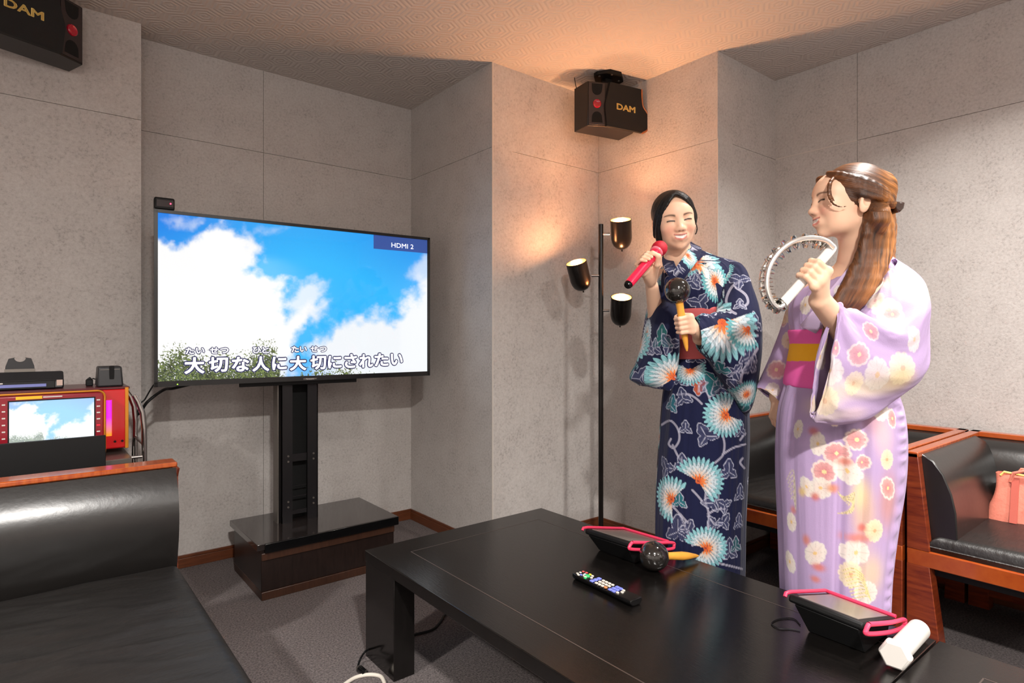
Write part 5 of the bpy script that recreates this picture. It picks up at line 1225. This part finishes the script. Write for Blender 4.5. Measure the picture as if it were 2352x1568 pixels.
C = np.tile(lin(SKIN), (len(V), 1)); HB.paint(V, C, (92, 56, 36))
mesh_np('body', V, F, M_skin, B_, C)

# hair: half gathered, long lengths over the shoulder
S = SDF(); hair_shell(HB, S, (0, .030, .034), (.086, .104, .0885), [((0, -.090, -.045), (.10, .084, .105), .008), ((0, -.020, -.100), (.11, .085, .085), .01)])
for q in (-1, 1): HB.ell(S, (q*.085, .020, -.014), (.020, .022, .034), rot3((1, 0, 0), -.25), k=.006, op=-1)
rh = np.random.default_rng(5)
def lock(pts, r, k=.009, n=16):
    P = crom(pts, n); S.chain(list(P), list(np.interp(np.linspace(0, 1, n), np.linspace(0, 1, len(r)), r)), k)
for j in range(16):      # near-side lengths: behind the ear, over the shoulder, down the chest
    a = j/15; jx = rh.uniform(-3, 3)
    lock([at(1985+36*a, 440, 1.745+.02*a), at(1990+42*a+jx, 480, 1.715+.04*a), at(1988+52*a+jx, 522, 1.695+.05*a), at(1978+62*a+jx, 570, 1.70+.04*a), at(1952+66*a+jx, 632, 1.665+.03*a), at(1925+58*a+jx, 684, 1.645+.03*a), at(1900+42*a+jx, 725+12*(1-a), 1.655+.03*a), at(1888+26*a+jx, 790+22*(1-a)-50*a, 1.68+.03*a)], [.005, .008, .0105, .0115, .011, .0105, .009, .004])
for j in range(9):      # lengths down the back
    a = j/8
    lock([at(2010+16*a, 440, 1.78), at(2022+18*a, 480, 1.78), at(2036+10*a, 520, 1.77+.08*a), at(2032+12*a, 575, 1.79+.09*a), at(2026+18*a, 640, 1.80+.10*a), at(2030+14*a, 720, 1.83+.09*a)], [.006, .010, .0135, .014, .013, .006])
for j in range(5):       # far-side lengths
    a = j/4
    lock([HB.w((.06, .05+.03*a, -.02)), HB.w((.066, .05+.03*a, -.08)), at(1945+24*a, 600, 1.90), at(1900+20*a, 660, 1.93), at(1862+14*a, 720, 1.90)], [.013, .013, .012, .011, .005])
for q in (-1, 1):        # twisted side sections running to the clip
    for j in range(4):
        a = j/3; lock([HB.w((q*(.018+.004*j), -.056+.010*j, .086-.010*j)), HB.w((q*(.036+.004*j), -.066+.010*j, .080-.011*j)), HB.w((q*(.066), -.040+.01*j, .070-.016*j)), HB.w((q*(.084), .020, .046-.014*j)), HB.w((q*(.076), .080, .020-.008*j)), HB.w((q*.020, .132, -.004-.003*j))], [.004, .006, .0078, .0082, .008, .007], .006)
lock([at(1926, 400, 1.745), at(1910, 412, 1.70), at(1903, 430, 1.69), at(1905, 452, 1.685), at(1914, 468, 1.685), at(1930, 475, 1.685), at(1944, 474, 1.69)], [.003, .0040, .0038, .0034, .0026, .0019, .001], .002)
lock([at(1928, 402, 1.745), at(1913, 410, 1.70), at(1907, 425, 1.692), at(1908, 446, 1.688), at(1916, 462, 1.686)], [.003, .0038, .0036, .003, .0014], .002)
lock([at(1935, 400, 1.78), at(1912, 404, 1.80), at(1900, 416, 1.80), at(1895, 436, 1.81)], [.003, .004, .0028, .0014], .002)
S.ell(HB.w((0, .108, .040)), np.array([.06, .035, .05])*.95, HB.R, .02)
def sidB(V, L):
    x, y, d = proj(V); top = 1-sstep(462, 486, y)
    xc = np.interp(y, [440, 480, 520, 570, 632, 684, 740, 800], [2008, 2012, 2014, 2009, 1985, 1954, 1921, 1900])
    return (L[:, 2]*.9+L[:, 1]*.35)*top+((x-xc)/786+d*.8)*(1-top), L[:, 1]*4*top+y/786*4*(1-top)
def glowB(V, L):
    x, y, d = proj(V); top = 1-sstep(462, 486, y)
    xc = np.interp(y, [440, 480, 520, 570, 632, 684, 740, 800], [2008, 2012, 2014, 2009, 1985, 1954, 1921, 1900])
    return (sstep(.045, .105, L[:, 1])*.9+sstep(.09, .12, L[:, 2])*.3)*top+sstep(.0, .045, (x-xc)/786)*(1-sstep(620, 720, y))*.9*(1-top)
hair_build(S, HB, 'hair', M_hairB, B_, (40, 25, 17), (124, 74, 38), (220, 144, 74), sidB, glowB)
cc = HB.w((-.012, .148, -.008)); b = MB(frame(cc, RV, FV, UV))
b.prism([(-.018, .010), (.016, .006), (.012, -.012), (.0, -.024), (-.010, -.016)], 'y', -.035, .035); b.build('hair_clip', mat('dark_brown_clip', (58, 36, 28), .25, coat=.5), B_, bevel=.004)

def foldsB(s):
    th, v = s.TH, s.S
    n = fbm(np.stack([np.cos(th)*2.0+5, np.sin(th)*2.0+5, v*2.0], -1), 3)-.5; f = fbm(np.stack([np.cos(th)*6+9, np.sin(th)*6+9, v*1.5], -1), 3)-.5
    seam = np.exp(-((th-5.36)/.13)**2)*(v < .50)*(v > .02); pk = .003*seam*np.sin(v*260+6*fbm(np.stack([v*20, th*0, th*0], -1), 2))
    return .014*n+.007*f+pk-.011*np.exp(-((th-4.23-.05*np.sin(v*5))/.07)**2)*(v < .47)-.007*np.exp(-((th-4.62)/.06)**2)*(v < .45)*(v > .1)
bd = Cloth([(1816, 1575, 1.84, 2006, 1575, 1.84, .150), (1807, 1390, 1.84, 2021, 1390, 1.84, .160), (1803, 1300, 1.84, 2027, 1300, 1.84, .162), (1799, 1200, 1.84, 2040, 1200, 1.84, .165), (1794, 1100, 1.84, 2056, 1100, 1.84, .168), (1793, 1010, 1.84, 2061, 1010, 1.84, .168), (1798, 940, 1.84, 2056, 940, 1.84, .160), (1812, 885, 1.84, 2040, 885, 1.84, .142),
            (1826, 835, 1.84, 2026, 835, 1.84, .130), (1828, 780, 1.84, 2030, 780, 1.84, .130), (1822, 735, 1.84, 2050, 730, 1.84, .138), (1824, 700, 1.84, 2070, 685, 1.84, .150), (1838, 672, 1.84, 2078, 648, 1.84, .148), (1868, 655, 1.84, 2072, 620, 1.84, .120), (1895, 648, 1.83, 2052, 600, 1.83, .088), (1908, 642, 1.82, 2038, 590, 1.82, .074)], dn(640), dn(460), foldsB)
sl = Cloth([(1985, 660, 1.75, 2052, 596, 1.75, .052), (1978, 690, 1.71, 2098, 632, 1.72, .066), (1980, 712, 1.68, 2120, 695, 1.70, .072), (1982, 730, 1.66, 2126, 745, 1.68, .072), (1978, 728, 1.625, 2112, 838, 1.67, .070), (1966, 716, 1.605, 2072, 905, 1.66, .066), (1950, 707, 1.59, 2000, 950, 1.65, .060), (1937, 702, 1.575, 1915, 972, 1.62, .050), (1929, 701, 1.57, 1874, 975, 1.60, .040), (1924, 703, 1.565, 1866, 962, 1.595, .034)],
           dn(360), dn(360), lambda s: .018*(fbm(np.stack([np.cos(s.TH)*1.9+s.S*6, np.sin(s.TH)*1.9+3, s.S*5], -1), 3)-.5)+.007*np.sin(s.S*26+np.cos(s.TH)*5)*np.sin(s.S*PI), closed_end=[(.93, .03), (.90, .3)])
sr = Cloth([(1838, 660, 1.95, 1885, 690, 1.95, .045), (1812, 702, 1.98, 1866, 722, 1.97, .050), (1792, 758, 2.0, 1852, 770, 1.99, .052), (1768, 820, 2.01, 1838, 832, 2.0, .050), (1741, 884, 2.01, 1818, 900, 1.99, .046), (1742, 888, 2.01, 1796, 926, 1.99, .040)],
           dn(220), dn(220), lambda s: .010*(fbm(np.stack([np.cos(s.TH)*1.7+s.S*4, np.sin(s.TH)*1.7+7, s.S*4], -1), 3)-.5), closed_end=[(.9, .04), (.85, .4)])
LIL = (178, 154, 194)
for cl in (bd, sl, sr): cl.start(LIL)
WHT, PNK, YEL = (226, 220, 210), (214, 142, 136), (232, 212, 150)
def flower(cl, px, py, R, kind, an=0.0, sx=1.0, idx=None):
    if kind == 'w': rosette(cl, px, py, R, 9, WHT, (226, 206, 190), (226, 190, 120), idx=idx, sx=sx, ang=an)
    elif kind == 'p': rosette(cl, px, py, R, 10, (226, 178, 170), (206, 118, 116), (238, 214, 150), rim=(236, 214, 204), idx=idx, sx=sx, ang=an)
    else: rosette(cl, px, py, R, 12, (238, 226, 188), (228, 200, 140), (214, 160, 90), idx=idx, sx=sx, ang=an, a=.75)
for px, py, rx, ry, col in [(2010, 965, .03, .04, (170, 120, 122)), (1930, 990, .04, .025, (120, 104, 128)), (1985, 1180, .03, .09, (214, 176, 120)), (2040, 1150, .03, .08, (196, 132, 96)), (2000, 1320, .04, .06, (228, 200, 140)), (1975, 1130, .02, .05, (232, 214, 150)), (2030, 1000, .03, .06, (228, 190, 186)), (1890, 935, .05, .03, (226, 206, 196))]: blob(bd, px, py, rx, ry, col, .6)
for px, py, R, k, an, sx in [(1878, 1018, .036, 'w', 0, .62), (1968, 1010, .032, 'p', 0, 1), (1922, 1040, .034, 'p', 0, 1), (1893, 1084, .036, 'p', 0, 1), (1946, 1080, .044, 'w', .5, .7), (1884, 1120, .032, 'w', 0, 1), (1853, 1118, .032, 'w', .4, .6), (1872, 1270, .040, 'w', -.5, .72), (1818, 1198, .030, 'w', 0, .62), (1832, 985, .030, 'w', -.2, .55), (1814, 1290, .034, 'w', .3, .62), (1966, 1270, .038, 'w', 0, .9), (2022, 940, .034, 'w', 0, .8), (2050, 960, .03, 'p', 0, .6), (1980, 1062, .024, 'p', 0, .8), (2040, 1120, .036, 'p', .4, .7), (1955, 1320, .04, 'y', 0, .8), (1990, 1360, .034, 'w', 0, 1), (2010, 1220, .034, 'y', 0, .8), (1918, 960, .026, 'p', 0, .7), (2038, 1055, .03, 'y', 0, .7), (1850, 700, .03, 'w', 0, .8), (2010, 640, .05, 'y', 0, 1), (2050, 660, .045, 'p', 0, .8)]: flower(bd, px, py, R, k, an, sx)
for px, py, rx, ry, col in [(1872, 1330, .014, .010, (206, 120, 104)), (1880, 1302, .018, .012, (206, 112, 92)), (1852, 1240, .012, .016, (200, 120, 100)), (1872, 1140, .012, .012, (200, 106, 90)), (1912, 1122, .016, .014, (206, 130, 90)), (1842, 1130, .012, .014, (222, 190, 120)), (1970, 1236, .028, .014, (206, 122, 108)), (1978, 1210, .012, .012, (200, 100, 90)), (1940, 1060, .02, .012, (206, 112, 96)), (1868, 990, .014, .012, (190, 110, 110)), (1822, 1170, .010, .012, (196, 120, 110))]: blob(bd, px, py, rx, ry, col, .85)
for k in range(7): strokes(bd, [(1925+4*k, 1130+5*k), (1938+4*k, 1148-3*k), (1958, 1150+4*k), (1955-5*k, 1178)], .0018, (224, 206, 158))
for k in range(6): strokes(bd, [(1808+2*k, 1100+9*k), (1822, 1080+12*k), (1828, 1140+6*k)], .0016, (214, 200, 184))
for k in range(9): strokes(bd, [(1935+3*k, 1310+8*k), (1960+4*k, 1305+8*k), (1984+2*k, 1322+7*k)], .0018, (234, 214, 150))
for px, py, rx, ry, col in [(2090, 660, .05, .04, (236, 226, 196)), (2000, 890, .10, .03, (232, 216, 176)), (1900, 905, .03, .05, (234, 214, 190)), (2070, 870, .05, .03, (214, 186, 120)), (1905, 955, .05, .02, (230, 214, 206)), (2060, 640, .05, .02, (240, 228, 200)), (1960, 950, .05, .02, (216, 190, 196))]: blob(sl, px, py, rx, ry, col, .65)
ALPHA[0] = .68
for px, py, R, k, an, sx in [(2040, 710, .046, 'w', .5, .8), (2050, 722, .028, 'p', 0, .9), (2085, 640, .036, 'p', 0, .8), (1974, 815, .034, 'p', .4, 1), (2000, 760, .03, 'p', .6, .6), (1920, 800, .024, 'p', 0, .7), (2075, 845, .045, 'y', .2, 1), (1905, 850, .04, 'w', 0, .8), (2015, 860, .05, 'w', .3, .7), (1895, 920, .045, 'y', 0, .7), (2100, 780, .036, 'w', 0, .7), (1960, 880, .035, 'y', 0, .8), (2010, 690, .03, 'y', 0, .8)]: flower(sl, px, py, R, k, an, sx)
ALPHA[0] = .8
for px, py, R, k, an, sx in [(1783, 850, .034, 'p', 0, 1), (1775, 895, .026, 'w', 0, .9), (1810, 780, .03, 'y', 0, .8), (1830, 710, .03, 'w', 0, .8), (1800, 735, .024, 'p', 0, .8), (1760, 895, .018, 'y', 0, .8)]: flower(sr, px, py, R, k, an, sx)
rr = np.random.default_rng(23)
for cl, k in ((bd, 40), (sl, 12), (sr, 8)):
    bk = np.where(~cl.vis)[0]
    for q in range(k): flower(cl, 0, 0, rr.uniform(.025, .044), 'wpy'[rr.integers(3)], rr.uniform(0, 3), rr.uniform(.6, 1), idx=rr.choice(bk))
bd.build('kimono', M_lilac, B_); sl.build('sleeve', M_lilac, B_); sr.build('sleeve', M_lilac, B_)
cw = lambda c: [flower(c, px, py, .02, 'w') for px, py in ((1930, 670), (1905, 705))]
ribbon('collar', M_lilac, B_, px3((2036, 586, 1.84), (2012, 590, 1.755), (1972, 620, 1.705), (1930, 668, 1.695), (1885, 722, 1.70), (1856, 756, 1.735)), np.array([-UV*.8, RV*.3-UV*.9, RV*.7-UV*.6, RV*.8-UV*.5, RV*.8-UV*.5, RV*.8-UV*.5]), .050, .008, (196, 174, 206), cw)
ribbon('collar', M_lilac, B_, px3((2024, 600, 1.85), (1990, 590, 1.91), (1940, 610, 1.93), (1902, 652, 1.88), (1876, 698, 1.83), (1858, 738, 1.80)), np.array([-UV*.8, FV*.4-UV*.9, FV*.4-RV*.4-UV*.6, -RV*.8+FV*.3-UV*.3, -RV*.8-UV*.4, -RV*.8-UV*.4]), .046, .007, (196, 174, 206))
M_obi2 = mat('magenta_obi', (226, 70, 150), .7, vc=True, bump=.0005, bscale=260)
def stripe(o): w = ((o.px[:, 1] > 789+(o.px[:, 0]-1865)*-.0) & (o.px[:, 1] < 829)); o.C[w] = lin((255, 186, 20))
ring('obi', M_obi2, B_, [(1828, 884, 1.84, 2030, 884, 1.84, .130), (1812, 883, 1.84, 2044, 883, 1.84, .160), (1820, 830, 1.84, 2034, 830, 1.84, .150), (1826, 790, 1.84, 2034, 785, 1.84, .145), (1822, 760, 1.84, 2046, 752, 1.84, .150), (1830, 758, 1.84, 2040, 750, 1.84, .135)], (246, 100, 180), 160, 160, stripe)

# tambourine
t = thing('tambourine', 'white half moon tambourine with silver jingles in the raised hand', 'tambourine', ct)
D0 = 1.535; cen = at(1838, 640, D0)
M_sil = mat('silver_jingle', (226, 224, 218), .16, 1.0); M_sil2 = mat('bright_silver', (240, 238, 234), .22, .85); M_tw = mat('white_tambourine', (236, 234, 230), .25, coat=.4)
MB().tube(list(crom([at(1900, 566, D0), hdA, (hdA+hdB)/2, hdB, at(1788, 704, D0)], 30)), [.0105]*6+[.0125]*18+[.0105]*6, 18).build('handle', M_tw, t)
arc = crom(np.array([at(px, py, D0) for px, py in ((1908, 570), (1888, 554), (1850, 549), (1812, 559), (1780, 584), (1760, 618), (1755, 655), (1764, 688), (1780, 706), (1794, 700))]), 90)
for k in (-1, 1): MB().tube([p+FV*.017*k for p in arc], .0062, 10).build('rim', M_sil2, t)
b = MB()
for i in range(3, 89, 5):
    p = arc[i]; inn = nrm(cen-p); b.cyl(p-FV*.017, p+FV*.017, .0024, n=8)
b.build('rivets', M_sil, t)
for i in range(8, 88, 6):
    p = arc[i]; tg = nrm(arc[i+1]-arc[i-1]); inn = nrm(cen-p); q = p+inn*.004
    for k in (-1, 1):
        MB().lathe([(0, .0008), (.004, .0008), (.008, .004), (.0165, .0014), (.0188, .0), (.0165, .0004), (.007, .0022), (0, .0001)], q+tg*(.0035*k), tg*k*1.0+FV*.12*k, 24).build('jingle', M_sil, t)
# ================================================================ LIGHTS, CAMERA
def area(name, loc, power, size=.16, col=(1, .962, .915), spread=math.radians(128)):
    l = bpy.data.lights.new(name, 'AREA'); l.shape = 'DISK'; l.size = size; l.energy = power; l.color = col; l.spread = spread
    o = bpy.data.objects.new(name, l); o.location = loc; COL.objects.link(o); return o
for p, e in (((-.05, -.8), 158), ((2.25, .55), 22), ((2.3, -.75), 40), ((-1.5, 1.0), 90), ((1.87, -2.7), 50), ((-1.3, -2.2), 50)):
    area('ceiling_downlight', (p[0], p[1], CEIL-.01), e, spread=math.radians(170 if p[1] == -.8 else 128))
def bulb(name, loc, power, rad=.15, col=(1, .95, .9)):
    l = bpy.data.lights.new(name, 'POINT'); l.energy = power; l.shadow_soft_size = rad; l.color = col
    o = bpy.data.objects.new(name, l); o.location = loc; COL.objects.link(o)
bulb('bounce_fill', (-.6, -1.4, 2.0), 30); bulb('bounce_fill', (1.1, -1.6, 2.0), 24)  # no real fixtures: unseen point lights added as bounce fill for ceiling and walls
w = bpy.data.worlds.new('World'); SC.world = w; w.use_nodes = True
w.node_tree.nodes['Background'].inputs[0].default_value = (.9, .85, .8, 1); w.node_tree.nodes['Background'].inputs[1].default_value = 0.02
cd = bpy.data.cameras.new('camera'); co = bpy.data.objects.new('camera', cd); COL.objects.link(co)
cd.sensor_width = 36; cd.lens = 36*FOC/2352; cd.shift_y = -(784-HOR)/2352; cd.clip_start = .02
co.location = (0, 0, HC); co.rotation_euler = (PI/2, 0, YAW)
SC.camera = co
SC.view_settings.view_transform = 'Standard'; SC.view_settings.look = 'None'; SC.view_settings.gamma = 1; SC.view_settings.exposure = 0.0; SC.view_settings.use_curve_mapping = False
SC.cycles.max_bounces = 6; SC.cycles.diffuse_bounces = 4; SC.cycles.glossy_bounces = 3; SC.cycles.transmission_bounces = 2; SC.cycles.use_denoising = True
